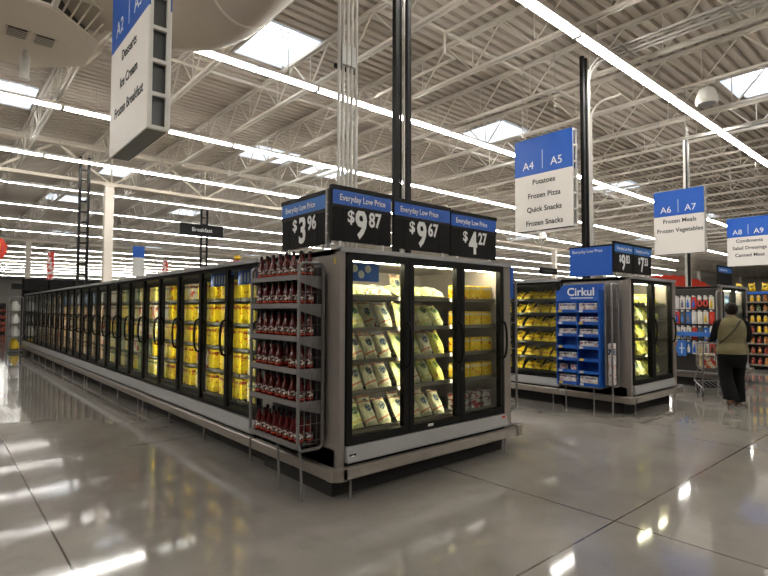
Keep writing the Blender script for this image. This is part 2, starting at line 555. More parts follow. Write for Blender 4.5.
for gi, gy in enumerate(GY):
    mb = MB(); zb = 5.46; zt = 6.62
    if gi == 0: zb = 5.8
    for s in (-.07, .07):
        mb.box(XW0, XW1, gy + s - .055, gy + s + .055, zt - .12, zt - .005)
        mb.box(XW0, XW1, gy + s - .050, gy + s + .050, zb, zb + .10)
    x = 7.28 - 3.05 * 7
    while x < XW1:
        bar(mb, (x, gy, zb + .05), (x + 1.525, gy, zt - .06), .05)
        bar(mb, (x + 1.525, gy, zt - .06), (x + 3.05, gy, zb + .05), .05)
        bar(mb, (x, gy, zb + .05), (x, gy, zt - .06), .03)
        x += 3.05
    struct('beam_%d' % (gi + 1), mb, M['girder'])
ci = 0
for gy in GY[1:]:
    for x in (4.16, 17.3, 30.4, 43.5, 56.6, 69.7):
        ci += 1
        c = MB().box(x - .13, x + .13, gy - .13, gy + .13, 0, 5.46, .012).box(x - .2, x + .2, gy - .2, gy + .2, 0, .02).box(x - .19, x + .19, gy - .19, gy + .19, 5.43, 5.458)
        struct('column_%d' % ci, c, M['column'])

# sprinkler and gas pipes under the joists
def pipe(pts, r, label, name='sprinkler_pipe', drops=(), mat='joist', group='ceiling pipes'):
    t = thing(name, label, 'pipe', pts[0], 0, group)
    o = Vector(pts[0])
    MB().tube([Vector(p) - o for p in pts], r, 8).build('pipe_run', M[mat], t, True)
    for d in drops:
        q = Vector(d) - o
        m = MB().tube([q, q + Vector((0, 0, -.12))], .012, 6)
        m.lathe([(.012, -.12), (.03, -.135), (.03, -.145), (.006, -.15)], 8, q)
        m.build('sprinkler_head', M['galv'], t)
ys = [5.9, 10.0, 13.9, 16.9]
for k, y in enumerate(ys):
    pipe([(-2, y, 6.30), (36, y, 6.30)], .028, 'thin beige sprinkler pipe crossing the joists, %s from the front' % ORD[k + 1], drops=[(x, y, 6.275) for x in (2.6, 5.9, 8.8, 11.9, 15.2, 18.6)])
pipe([(6.3, 2.4, 6.15), (6.3, 5.75, 6.15), (6.3, 5.75, 5.80), (6.55, 5.75, 5.80), (6.55, 9.5, 5.80)], .03, 'beige pipe with a downward bend under the deck above the price-sign freezer')
# ------------------------------------------------------------------ strip lights
ZL = 5.66; LF = 3.66
def make_fixture(detailed, LF):
    fx = thing('strip_light', 'x', 'ceiling light', (0, 0, ZL))
    hb = MB().prism([(-.035, .075), (.035, .075), (.04, .035), (.082, .012), (.080, .006), (.03, .018), (-.03, .018), (-.080, .006), (-.082, .012), (-.04, .035)], -LF / 2 + .004, LF / 2 - .004, 'x')
    if not detailed: hb = MB().prism([(-.03, .075), (.03, .075), (.022, 0), (-.022, 0)], -LF / 2 + .004, LF / 2 - .004, 'x')
    hb.build('housing', M['white' if detailed else 'galv'], fx)
    ns = 3 if detailed else 2
    for q in range(ns):
        c = -LF / 2 + LF / ns * (q + .5); hl = LF / ns / 2 - .035
        for yy in ((-.036, .036) if detailed else (0,)):
            MB().tube([(c - hl, yy, -.022), (c + hl, yy, -.022)], .016 if detailed else .007, 8).build('fluorescent_tube', M['tube'], fx)
    if detailed:
        for q in range(4):
            c = -LF / 2 + LF / 3 * q
            c = max(-LF / 2 + .02, min(LF / 2 - .02, c))
            MB().box(c - .016, c + .016, -.06, .06, -.045, .02).build('socket', M['paperwhite'], fx)
    for q in (-LF / 3, LF / 3):
        MB().tube([(q, 0, .075), (q, 0, ZB - ZL + .3)], .006, 4).build('hanger_rod', M['galv'], fx)
    return fx
LFAR = 7.32
fx = make_fixture(True, LF); fx_far = make_fixture(False, LFAR)
fxs = [fx, fx_far]; used = [False, False]
first = True
ROWY = [3.87 + 4.17 * k for k in range(-2, 19)]
nfix = 0
for ri, y in enumerate(ROWY):
    if y > YW1 - 1: break
    xa = 3.5 if ri <= 2 else max(-5.0, 0.06 * y - 2.5)
    if ri <= 2: xb = 20 if ri == 2 else 15
    else: xb = min(XW1 - 2, 4.3 * y + 2)
    kf = 0 if ri <= 5 else 1
    lf = LFAR if kf else LF
    if ri == 5: xb = min(xb, 48)
    if ri == 6: xb = min(xb, 58)
    n = int((xb - xa) / lf)
    for k in range(n):
        x = xa + lf * (k + .5)
        if ri < 2: lab = 'white strip light, %s from its start, in the row %s' % (ORD[k + 1], ['far behind the camera', 'overhead behind the camera'][ri])
        else: lab = 'white strip light, %s from the left end of the %s ceiling row ahead' % (ORD[k + 1], ORD[ri - 1])
        grp = 'strip lights of the ceiling row at %d m' % round(y)
        if not used[kf]:
            fxs[kf].location = (x, y, ZL); fxs[kf]['label'] = lab; fxs[kf]['group'] = grp; used[kf] = True
        else:
            dup(fxs[kf], (x, y, ZL), label=lab, group=grp)
        nfix += 1
for k, (x, y) in enumerate(((-5.6, 3.87), (-5.6, 8.04), (-5.6, -.3), (-9.4, 3.87), (-9.4, 8.04), (-9.4, 12.21), (-5.6, 12.21), (-1.9, 3.87), (-1.9, -.3))):
    dup(fx, (x, y, ZL), label='white strip light out of view to the left, %s of that set' % ORD[k + 1], group='strip lights out of view')

# ------------------------------------------------------------------ freezer cases
def make_door(parent, x0, x1, z0, z1, stile=0.062, handle_side=1, fy0=-.035, fy1=.025):
    w = MB()
    w.box(x0 + .003, x0 + stile, fy0, fy1, z0, z1)
    w.box(x1 - stile, x1 - .003, fy0, fy1, z0, z1)
    w.box(x0 + stile, x1 - stile, fy0, fy1, z0, z0 + stile * 1.1)
    w.box(x0 + stile, x1 - stile, fy0, fy1, z1 - stile, z1)
    d = w.build('door', M['black'], parent)
    MB().box(x0 + stile, x1 - stile, -.012, -.004, z0 + stile * 1.1, z1 - stile).build('door_glass', M['glass'], d)
    hx = (x1 - stile * .5) if handle_side > 0 else (x0 + stile * .5)
    zc = z0 + (z1 - z0) * .50; hl = .20
    pts = []
    for k in range(9):
        a = PI * k / 8
        pts.append((hx, fy0 + .001 - .062 * math.sin(a) ** .6, zc - hl * math.cos(a)))
    MB().tube(pts, .013, 8).build('handle', M['black'], d, True)
    return d

SHELF_Z = [0.50, 0.835, 1.105, 1.385, 1.66]
def freezer(label, loc, rz, W, doors, D, post=(0.07, 0.13), liner='liner', left_end=True, right_end=True, shelf_z=SHELF_Z, group=None, bumper='bumper', lights=True, end_mat='steelgrey', sill_rise=0.43):
    SF = .075 if left_end and right_end else .15
    t = thing('freezer_case', label, 'freezer case', loc, rz, group)
    zt = 2.06
    b = MB()
    b.box(0, W, D - .04, D, .16, zt)
    b.box(0, W, .03, D - .04, zt - .05, zt)
    b.box(0, W, .03, D - .04, .16, .40)
    b.build('cabinet', M['steelgrey'], t)
    if left_end: MB().box(0, post[0] - .012, -.03, D, .17, zt + .0, .006).build('end_panel', M[end_mat], t)
    if right_end: MB().box(W - post[1] + .012, W, -.03, D, .17, zt + .0, .006).build('end_panel', M['steel'], t)
    k = MB()
    xl, xr = post[0], W - post[1]
    k.box(xl, xr, D - .055, D - .041, .40, zt - .05); k.box(xl, xr, .06, D - .055, .40, .41); k.box(xl, xr, .06, D - .055, zt - .065, zt - .051)
    if left_end: k.box(xl, xl + .006, .06, D - .055, .40, zt - .05)
    if right_end: k.box(xr - .006, xr, .06, D - .055, .40, zt - .05)
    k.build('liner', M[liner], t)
    MB().box(0, W, -.045, .028, zt - .028, zt + .012).build('header_trim', M['sill'], t)
    MB().box(.0 if not left_end else post[0] - .01, W if not right_end else W - post[1] + .01, -.02, .05, .17, .285).build('kick_plate', M['black'], t)  # black colour stands in for the dark gap between sill and bumper
    s = MB().prism([(-.070, .300), (-.070, .318), (-.045, sill_rise - .006), (.05, sill_rise - .004), (.05, .300)], xl - (.005 if left_end else 0), xr + (.02 if right_end else 0), 'x')
    s.build('sill', M['sill'], t)
    MB().prism([(-.058, .292), (-.066, .30), (.05, .30), (.05, .286)], xl, xr, 'x').build('sill_trim', M['silldark'], t)
    MB().box(0.02, W - .02, .09, .13, .0, .17).box(.02, W - .02, .13, D - .05, .0, .16).build('toe_kick', M['toe'], t)
    bz0, bz1 = .175, .272
    MB().prism([(-.10, bz0 + .01), (-.09, bz0), (-.045, bz0), (-.045, bz1), (-.09, bz1), (-.10, bz1 - .01)], 0.0 - .0, W - .0, 'x').build('bumper', M[bumper], t)
    MB().box(0, W, -.045, -.0205, bz0 + .02, bz1 - .03).build('bumper_mount', M['toe'], t)
    nl = max(2, int(W / .9))
    for i in range(nl):
        lx = .12 + (W - .24) * i / (nl - 1)
        MB().tube([(lx, -.03, 0), (lx, -.03, .19)], .011, 6).build_each('leg', M['rack'], t)
    n = doors; pw = (xr - xl) / n
    for i in range(n):
        make_door(t, xl + i * pw, xl + (i + 1) * pw, sill_rise + .0, zt - .03, *((.062, 1) if left_end and right_end else (.036, 1, -.022, .018)))
    for i in range(n):
        for q, z in enumerate(shelf_z):
            a, c = xl + i * pw + .012, xl + (i + 1) * pw - .012
            m = MB(); m.cur = 0
            m.box(a, c, SF + .02, D - .07, z - .016, z - .004)
            for w_ in range(6):
                xx = a + (c - a) * (w_ + .5) / 6
                m.box(xx - .004, xx + .004, SF + .015, D - .07, z - .004, z)
            sh = m.build('shelf', M['shelf'], t)
            MB().box(a, c, SF, SF + .013, z - .024, z + .012).build('price_rail', M['pricerail' if lights and left_end and right_end else 'raildark'], sh)
    if lights:
        for i in (range(0, n) if left_end and right_end else range(n + 1)):
            lx = xl + i * pw
            if i == 0: lx += .03
            if i == n: lx -= .03
            hs = MB().box(lx - .016, lx + .016, .030, .052, sill_rise + .10, zt - .12).box(lx - .018, lx - .0145, .030, .060, sill_rise + .10, zt - .12).box(lx + .0145, lx + .018, .030, .060, sill_rise + .10, zt - .12).build('light_holder', M['black'], t)
            MB().poly([(lx - .014, .0535, sill_rise + .11), (lx + .014, .0535, sill_rise + .11), (lx + .014, .0535, zt - .13), (lx - .014, .0535, zt - .13)]).build('light_strip', M['caselight' if left_end and right_end else 'caselight_dim'], hs)
        if left_end and right_end: MB().box(xl + .05, xr - .05, .10, .13, zt - .088, zt - .068).build('top_light', M['caselight'], t)
    return t

X1, YF = 2.53, 3.50
capA = freezer('freezer end case with three glass doors under four price signs, bottle rack on its side', (X1, YF, 0), 0, 2.35, 3, 1.30)
capB = freezer('two-door freezer end case with the blue snack display on its side', (7.87, YF, 0), 0, 1.75, 2, 1.10, post=(.07, .16))
capC = freezer('farthest freezer end case, partly hidden behind the walking shopper', (12.02, YF, 0), 0, 1.72, 2, 0.95, post=(.07, .13))

pl = MB().box(.085, .155, -.0625, -.060, .325, .365).build('rating_plate', M['black'], capA)
MB().box(.105, .135, -.064, -.0625, .338, .354).build('plate_mark', M['paperwhite'], pl)
wt = MB().box(1.03, 1.10, -.0375, -.035, .455, .480).build('door_tag', M['paperwhite'], capA)
stk = MB().box(2.16, 2.20, -.058, -.050, .385, .41).build('warning_sticker', M['red'], capA)
MB().box(-.012, -.0105, .02, .035, 1.93, 1.98).build('panel_sticker', M['yellow'], capA)

# corner bumpers wrap round the case sides
def side_bumper(cap, D, name='side_bumper'):
    MB().prism([(-.10, .185), (-.09, .175), (-.04, .175), (-.04, .272), (-.09, .272), (-.10, .262)], -.06, D, 'y').build('side_bumper', M['bumperplain'], cap)
    pts = []
    m = MB(); prof = []
    n = 6
    for k in range(n + 1):
        a = PI + PI / 2 * k / n
        prof.append((.0 + .10 * math.cos(a) + 0.0, -.0 + .10 * math.sin(a)))
    prof += [(0.04, -.10), (0.04, -.0), (-.10 + .0, .0)]
    m.prism(prof, .174, .273, 'z')
    m.build('corner_bumper', M['bumperplain'], cap, True)
side_bumper(capA, 1.3); side_bumper(capB, 1.10); side_bumper(capC, 0.95)
for cap, W in ((capA, 2.35), (capB, 1.75), (capC, 1.72)):
    m = MB().box(W + .012, W + .10, -.11, -.0, .172, .29, .008)
    m.build('corner_bumper', M['bumperplain'], cap)
    MB().box(W + .03, W + .075, -.0, .5, .19, .27).build('side_bumper', M['bumperplain'], cap)

# long run along the aisle: modules of freezer doors
PITCH = 0.765
mods = [(5, 'nearest to the bottle rack'), (5, 'second from the bottle rack'), (5, 'third from the bottle rack'), (5, 'fourth from the bottle rack'), (3, 'last at the far end')]
ycur = 4.86 - .02
RUN_Z = [0.50, 0.80, 1.09, 1.38, 1.67]
run = []
for (nd, w) in mods:
    L = nd * PITCH
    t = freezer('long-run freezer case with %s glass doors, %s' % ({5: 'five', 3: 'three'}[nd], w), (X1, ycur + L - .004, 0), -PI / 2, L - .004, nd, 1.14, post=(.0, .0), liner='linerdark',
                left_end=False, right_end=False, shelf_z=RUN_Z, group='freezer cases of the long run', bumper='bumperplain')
    run.append((t, nd, L, ycur)); ycur += L
YEND = ycur
endp = tag(MB().box(X1 - .02, X1 + 1.16, YEND + .012, YEND + .06, .0, 2.06, .006).build('end_panel_board', M['steelgrey']), 'grey end panel closing the far end of the long freezer run', 'panel')
# second run behind the blue display
runB = freezer('freezer case full of yellow bags beside the blue snack display', (7.87, 4.62 + 4 * .9, 0), -PI / 2, 3.6, 4, 0.86, post=(.0, .0), liner='linerdark', left_end=True, right_end=False,
               shelf_z=[.50, .74, 1.00, 1.26, 1.50, 1.74], bumper='bumperplain')

# ------------------------------------------------------------------ products
def bag_mesh(name, w, h, d, seed, mat):
    rnd = random.Random(seed)
    nu, nv = 9, 11
    mb = MB()
    ph = [rnd.uniform(0, 6.28) for _ in range(6)]
    idx = {}
    for side in (0, 1):
        for i in range(nu):
            for j in range(nv):
                u = i / (nu - 1) * 2 - 1; v = j / (nv - 1)
                edge = max(0.0, 1 - abs(u) ** 2.6)
                vv = max(0.0, 1 - abs(2 * v - 1) ** 3.2)
                sag = 1.25 - .55 * v
                th = d / 2 * (edge ** .55) * (vv ** .55) * sag
                cr = .10 * d * (math.sin(5 * u + ph[0] + 3 * v) + math.sin(9 * v + ph[1] + 2 * u) + .7 * math.sin(13 * u - 7 * v + ph[2])) * min(1, edge * 2) * min(1, vv * 2) * .5
                wob = w / 2 * (1 - .07 * vv)
                x = u * wob + .006 * math.sin(6 * v + ph[3])
                y = (-1 if side == 0 else 1) * th + cr * (1 if side == 0 else .5)
                z = v * h + .012 * math.sin(3 * u + ph[4]) * v
                on_edge = i in (0, nu - 1) or j in (0, nv - 1)
                if side == 1 and on_edge:
                    idx[(1, i, j)] = idx[(0, i, j)]
                else:
                    if on_edge: y = 0
                    idx[(side, i, j)] = len(mb.v); mb.v.append((x, y, z))
    for side in (0, 1):
        for i in range(nu - 1):
            for j in range(nv - 1):
                q = [idx[(side, i, j)], idx[(side, i + 1, j)], idx[(side, i + 1, j + 1)], idx[(side, i, j + 1)]]
                mb.f.append(tuple(q if side == 0 else q[::-1])); mb.mi.append(0)
    return mb.mesh(name, mat, True)

def zmin_rot(me, rot, scale=(1, 1, 1)):
    m = Euler(rot).to_matrix()
    return min((m @ Vector((v.co.x * scale[0], v.co.y * scale[1], v.co.z * scale[2]))).z for v in me.vertices)

def put(me, name, case, lx, ly, lz, rot, label, cat, group):
    """a product lying on a shelf of a case, in the case's own frame"""
    o = bpy.data.objects.new(name, me); COL.objects.link(o)
    a = case.rotation_euler.z
    c, s = math.cos(a), math.sin(a)
    zm = zmin_rot(me, rot)
    o.location = (case.location.x + c * lx - s * ly, case.location.y + s * lx + c * ly, lz - zm + .002)
    o.rotation_euler = (rot[0], rot[1], rot[2] + a)
    return tag(o, label, cat, group)

bagM = {k: [bag_mesh('frozen_bag', *((.150, .250, .085) if k in ('bag_cream', 'bag_green', 'bag_lime') else (.160, .225, .075)), s, M[k]) for s in (1, 2, 3)] for k in ('bag_cream', 'bag_green', 'bag_yellow', 'bag_lime')}
def box_mesh(name, w, d, h, mat, bev=.004):
    return MB().box(-w / 2, w / 2, -d / 2, d / 2, 0, h, bev).mesh(name, mat)

shelfname = ['bottom', 'fourth', 'third', 'second', 'top']
# end case A, doors 1 and 2: pale bags slumped along each shelf
xl = .07; pwA = (2.35 - .20) / 3
for door in (0, 1):
    for q, z in enumerate(SHELF_Z):
        for row in (0, 1):
            n = 4 if row == 0 else 3
            for k in range(n):
                r = random.random()
                kind = 'bag_cream' if r < .72 else 'bag_green'
                if door == 1 and q in (1, 2) and k == n - 1: kind = 'bag_lime'
                me = random.choice(bagM[kind])
                x0 = xl + door * pwA + .105; x = x0 + .168 * (k + (.5 if row else 0))
                if row == 0:
                    lean = random.uniform(-.62, -.45); yy = .165
                else:
                    lean = random.uniform(-.42, -.36); yy = .33
                if q == 4:
                    lean = -1.2; yy = .155
                    if row and k != 1: continue
                    if row: lean, yy = -.15, .53
                if q == 3 and row == 0 and k == 2 - door: continue
                if q == 3 and row == 0 and k == 0: lean = -.35
                lab = '%s frozen bag, %s in %s row, %s shelf, %s door of price-sign end freezer' % ({'bag_cream': 'cream', 'bag_green': 'greenish', 'bag_lime': 'lime'}[kind], ORD[k + 1], ['front', 'back'][row], shelfname[q], ['left', 'middle'][door])
                put(me, 'frozen_bag', capA, x, yy, z, (lean, 0, random.uniform(-.05, .05)), lab, 'frozen food bag', 'bags in the price-sign end freezer')
# thin trays of meat in the middle
trayM = box_mesh('food_tray', .15, .22, .045, M['pack_redstripe'])
for door in (0, 1):
    for k in range(4):
        x = xl + door * pwA + .09 + (pwA - .18) * k / 3
        put(trayM, 'food_tray', capA, x, .70, 1.385, (0, 0, 0), 'red flat food tray, %s of four behind the bags, %s door of the price-sign freezer' % (ORD[k + 1], ['left', 'middle'][door]), 'food tray', 'flat food trays')
# door 3: yellow tubs in two files
packM = box_mesh('frozen_tub', .185, .14, .150, M['pack_yellow'], .012)
packR = box_mesh('striped_pack', .15, .16, .055, M['pack_redstripe'], .008)
for q, z in enumerate(SHELF_Z):
    for k in range(3):
        x = xl + 2 * pwA + .205 + .192 * k
        if q == 0:
            for lv in range(3):
                put(packR, 'striped_pack', capA, x, .18, z + lv * .058, (0, 0, 0), 'red striped pack, %s of its stack, %s stack along bottom shelf of the third door' % (['lowest', 'middle', 'topmost'][lv], ORD[k + 1]), 'frozen food pack', 'striped packs on the bottom shelf')
        else:
            put(packM, 'frozen_tub', capA, x, .17, z, (0, 0, random.uniform(-.04, .04)), 'yellow frozen tub, %s along the %s shelf behind the third door of the price-sign freezer' % (ORD[k + 1], shelfname[q]), 'frozen food tub', 'yellow tubs behind the third door')
# blue card hung at the top of door 1
bc = tag(MB().box(0, .40, 0, .006, 0, .165).build('blue_shelf_card', [M['bluedeep'], M['paperwhite']]), 'blue card hanging at the top inside the left door of the price-sign freezer', 'sign card')
bc.location = (X1 + .11, YF + .075, 1.80)
for v in range(3):
    MB().lathe([(.035, 0), (.035, .004)], 12, (0, 0, 0)).build('card_emblem', M['paperwhite'], bc).location = (.12 + .075 * v, -.001, .11 - .05 * (v % 2))
for ch in KIDS[bc.name]: ch.rotation_euler = (PI / 2, 0, 0)

# end case B bags
pwB = (1.75 - .23) / 2
for door in (0, 1):
    for q, z in enumerate(SHELF_Z):
        for k in range(4):
            kind = 'bag_lime' if (k + q) % 3 else 'bag_green'
            me = random.choice(bagM[kind])
            put(me, 'frozen_bag', capB, xl + door * pwB + .105 + .183 * k, .18, z, (random.uniform(-.5, -.3) if q < 4 else -.9, 0, random.uniform(-.1, .1)),
                '%s frozen bag, %s along the %s shelf, %s door beside the blue display' % ({'bag_lime': 'yellow-green', 'bag_green': 'pale'}[kind], ORD[k + 1], shelfname[q], ['left', 'right'][door]), 'frozen food bag', 'bags in the two-door end freezer')
# end case C: a few boxes
pwC = (1.72 - .20) / 2
bxB = box_mesh('frozen_box', .20, .10, .22, M['box_blue'])
for door in (0, 1):
    for q, z in enumerate(SHELF_Z):
        for k in range(2):
            put(bxB, 'frozen_box', capC, xl + door * pwC + .20 + .30 * k, .16, z, (0, 0, 0), 'blue frozen box, %s along the %s shelf, %s door behind the shopper' % (ORD[k + 1], shelfname[q], ['left', 'right'][door]), 'frozen food box', 'boxes in the farthest end freezer')
# run B: yellow bags
snB = ['bottom', 'fifth', 'fourth', 'third', 'second', 'top']
for bay in (3, 2):
    for q, z in enumerate([.50, .74, 1.00, 1.26, 1.50, 1.74]):
        for k in range(5):
            me = bagM['bag_yellow'][(k + q) % 3]
            put(me, 'frozen_bag', runB, bay * .9 + .10 + .172 * k, .27, z, (random.uniform(-.95, -.7), 0, random.uniform(-.03, .03)),
                'yellow frozen bag, %s from far end, %s shelf, %s door past blue display' % (ORD[k + 1], snB[q], ['', '', 'second', 'first'][bay]), 'frozen food bag', 'yellow bags past the blue display')
# the long run
cart = {k: box_mesh('frozen_box', .185, .10, .235, M[k]) for k in ('box_yellow', 'box_lemon', 'box_red', 'box_tan', 'box_blue', 'box_pale', 'box_green')}
cword = {'box_yellow': 'yellow', 'box_lemon': 'pale yellow', 'box_red': 'red and white', 'box_tan': 'tan', 'box_blue': 'blue', 'box_pale': 'pale grey', 'box_green': 'green'}
bayno = 0
for (t, nd, L, y0) in run:
    for b in range(nd - 1, -1, -1):
        bayno += 1
        for q, z in enumerate(RUN_Z):
            if bayno <= 5: ks, pal = 3, ['box_yellow'] * 5 + ['box_lemon', 'box_red']
            elif bayno <= 9: ks, pal = 3, ['box_lemon', 'box_red', 'box_green', 'box_yellow']
            elif bayno <= 16: ks, pal = 2, (['box_tan', 'box_tan', 'box_red'] if q < 4 else ['box_blue', 'box_pale'])
            else: ks, pal = 2, (['box_pale', 'box_tan', 'box_pale'] if q > 1 else ['box_tan', 'box_red'])
            if bayno <= 9:
                pal = [random.choice(pal)] * 2 + [random.choice(pal)]
            for k in range(ks):
                kind = pal[k % len(pal)] if bayno <= 9 else random.choice(pal)
                wd = PITCH / ks
                x = b * PITCH + wd * (k + .5)
                if ks == 3: x = b * PITCH + .15 + .205 * k + .02
                lab = '%s frozen box, %s from far side, %s shelf, %s door from bottle rack' % (cword[kind], ORD[k + 1], shelfname[q], ORD[bayno])
                put(cart[kind], 'frozen_box', t, x, .25 + random.uniform(0, .02), z, (0, 0, random.uniform(-.03, .03)), lab, 'frozen food box', 'boxes in the long freezer run')
# blue banner cards at the top of the first two bays
for k in range(2):
    o = tag(MB().box(0, .006, -.62, 0, 0, .16).build('blue_shelf_card', M['bluedeep']), 'blue card at the top inside the %s freezer door from the bottle rack' % ORD[k + 1], 'sign card')
    o.location = (X1 + .10, 4.86 + PITCH * (k + 1) - .06, 1.83)
    for s in range(7):
        MB().box(-.0025, -.0005, -.58 + s * .08, -.555 + s * .08, .02 + .01 * (s % 2), .13).build('reflection_stripe', M['paperwhite'], o)  # white strips on the card imitate a reflection

# ------------------------------------------------------------------ bottle rack on the side of end case A
XR, XB = 2.247, 2.484
YN, YFAR = 3.64, 4.46
def loop(y, x0, x1, z0, z1, r=.05):
    """rounded rectangle in the plane of constant y"""
    pts = []
    for (cx, cz, a0) in ((x1 - r, z1 - r, 0), (x0 + r, z1 - r, PI / 2), (x0 + r, z0 + r, PI), (x1 - r, z0 + r, 1.5 * PI)):
        for k in range(5):
            a = a0 + PI / 2 * k / 4
            pts.append((cx + r * math.cos(a), y, cz + r * math.sin(a)))
    return pts
def rack_frame(t, ox, oy, XR, XB, YN, YFAR, z0=.41, z1=1.935, wires=True):
    for y in (YN, YFAR):
        f = MB().tube([Vector(p) - Vector((ox, oy, 0)) for p in loop(y, XR, XB, z0, z1)], .014, 8, closed=True).build('side_frame', M['rack'], t, True)
        if wires:
            w = MB()
            for k in range(1, 4):
                x = XR + (XB - XR) * k / 4
                w.tube([(x - ox, y - oy, z0), (x - ox, y - oy, z1)], .0022, 4)
            zz = z0 + .07
            while zz < z1 - .03:
                w.tube([(XR - ox, y - oy, zz), (XB - ox, y - oy, zz)], .0022, 4); zz += .135
            w.build('wire_grid', M['rack'], f)
rk = thing('bottle_rack', 'grey tubular side rack with five shelves of red bottles on the freezer end', 'display rack', (XR, YN, 0))
rack_frame(rk, XR, YN, XR, XB, YN, YFAR)
RZ = [.455, .785, 1.05, 1.315, 1.585, 1.80]
RZ = [.455, .79, 1.055, 1.32, 1.59, 1.855 - .03]
dy = YFAR - YN
for q, z in enumerate(RZ[:5] + [RZ[5]]):
    if q == 0:
        m = MB().box(.0, XB - XR, .02, dy - .02, z - .012, z)
    else:
        m = MB().box(.0, XB - XR, .02, dy - .02, z - .008, z)
    s = m.build('shelf', M['rackdark'], rk)
    MB().box(-.012, .002, .01, dy - .01, z - .03, z + .012).build('shelf_lip', M['rack'], s)
    if q:
        for yy in (.016, dy - .02):
            MB().prism([(0, z + .008), (0, z - .045), (XB - XR, z - .11), (XB - XR, z + .008)], yy, yy + .004, 'y').build_each('shelf_bracket', M['rack'], s)
MB().box(XB - XR - .012, XB - XR - .006, .02, dy - .02, .43, 1.91).build('back_panel', M['rackdark'], rk)
for yy in (.06, .42):
    MB().tube([(.06, yy - .04, .0), (.055, yy - .01, .35), (.055, yy, .445)], .012, 6).build_each('leg', M['rack'], rk, True)

bt = thing('sauce_bottle', 'x', 'bottle')
MB().lathe([(.033, 0), (.036, .006), (.036, .092), (.031, .115), (.018, .145), (.0135, .165), (.0135, .190)], 12).build('bottle_body', M['bottle'], bt, True)
MB().lathe([(.0366, .022), (.0368, .024), (.0368, .088), (.0366, .090)], 12).build('bottle_label', M['bottlelabel'], bt, True)
MB().lathe([(.0155, .188), (.0155, .206), (.010, .214)], 10).build('bottle_cap', M['black'], bt, True)
first = True; rk_names = ['lowest', 'fifth', 'fourth', 'third', 'second', 'top']
for q, z in enumerate(RZ):
    nrow = 7 if q else 8
    for row in range(2 if q else 2):
        for k in range(nrow):
            if q == 5 and row == 1 and k % 3 == 1: continue
            if q == 2 and row == 0 and k == 4 : continue
            y = YFAR - .065 - (dy - .13) * k / (nrow - 1) + random.uniform(-.005, .005)
            x = XR + .055 + row * .088 + random.uniform(-.003, .003)
            lab = 'dark red sauce bottle, %s row, %s from the left on the %s rack shelf' % (['front', 'back'][row], ORD[k + 1], rk_names[q])
            if first:
                bt.location = (x, y, z + .001); bt.rotation_euler = (0, 0, random.uniform(-.6, .6)); bt['label'] = lab; bt['group'] = 'red bottles on the side rack'; first = False
            else:
                dup(bt, (x, y, z + .001), (0, 0, random.uniform(-.6, .6)), lab, 'red bottles on the side rack')

# ------------------------------------------------------------------ price signs
def price_sign(label, face, loc, W, H, dollars, cents, band, z_leg, slots=True, skew=0):
    """board in the local xz plane facing local -y; loc is its lower left front corner"""
    rz = 0 if face == '-y' else -PI / 2
    t = thing('price_sign', label, 'price sign', loc, rz, 'price signs on the freezer tops')
    MB().box(0, W, 0, .03, 0, H).build('board', M['blackmatte'], t)
    MB().box(-.006, W + .006, -.012, .036, H, H + .035).build('top_rail', M['black'], t)
    MB().box(.0, W, -.008, -.0, H * .71 - .028, H * .71).build('mid_rail', M['black'], t)
    b = MB().box(.004, W - .004, -.006, 0, H * .71, H - .002).build('blue_band', M[band], t)
    text('Everyday Low Price', .074, M['letterwhite'], b, (.07, -.0085, H * .85), '-y', 'LEFT', xs=.86, bold=.0006)
    if dollars:
        text('$', .145, M['letterwhite'], t, (W * .30, -.003, H * .49), '-y', 'CENTER', 'price_symbol', .003)
        text(dollars, .335, M['letterwhite'], t, (W * .47, -.003, H * .345), '-y', 'CENTER', 'price_digit', .010, .78)
        text(cents, .175, M['letterwhite'], t, (W * .47 + .085, -.003, H * .475), '-y', 'LEFT', 'price_cents', .005, .80)
        s = MB()
        for fx_ in (.17, .78):
            s.box(W * fx_, W * fx_ + .003, -.003, 0, .01, H * .66)
        s.build_each('slot_edge', M['black'], t)
    m = MB()
    for fx_ in (.14, .86):
        m.box(W * fx_ - .012, W * fx_ + .012, .004, .028, -z_leg, 0)
        m.box(W * fx_ - .03, W * fx_ + .03, .0, .06, -z_leg, -z_leg + .006)
    m.build_each('stand_foot', M['paperwhite'], t)
    return t
ZT = 2.076
price_sign('black price sign reading $3.96, turned to the aisle above the bottle rack', '-x', (2.535, 4.42, 2.115), .77, .43, '3', '96', 'bluepale', 2.115 - 2.063)
price_sign('black price sign reading $9.87, leftmost on the front of the end freezer', '-y', (2.475, 3.51, 2.125), .65, .43, '9', '87', 'blue', 2.125 - ZT)
price_sign('black price sign reading $9.67 right of the dark posts', '-y', (3.165, 3.51, 2.115), .755, .43, '9', '67', 'blue', 2.115 - ZT)
price_sign('black price sign reading $4.27, rightmost on the front of the end freezer', '-y', (3.935, 3.51, 2.10), .74, .43, '4', '27', 'blue', 2.10 - ZT)
price_sign('black price sign reading $9.83 on the freezer with the blue display', '-y', (7.89, 3.70, 2.145), .63, .44, '9', '83', 'bluepale', 2.145 - 2.063)
price_sign('black price sign reading $7.33 on the freezer with the blue display', '-y', (8.55, 3.70, 2.145), .68, .44, '7', '33', 'bluepale', 2.145 - 2.063)
price_sign('blue and black price sign on the farthest end freezer above the shopper', '-y', (12.70, 3.72, 2.12), .93, .38, '', '', 'bluepale', 2.12 - 2.063)
# mast at the corner between the two faces
cm = thing('sign_post', 'pale grey corner post with screws between the first two price signs', 'post', (2.487, 3.59, 2.063))
MB().box(-.014, .014, -.014, .014, 0, .50).build('mast', M['galv'], cm)
for z in (.12, .2, .28, .38): MB().lathe([(.012, 0), (.012, .012)], 8, (0, 0, z)).build('clip', M['paperwhite'], cm).location = (-.012, -.012, 0)
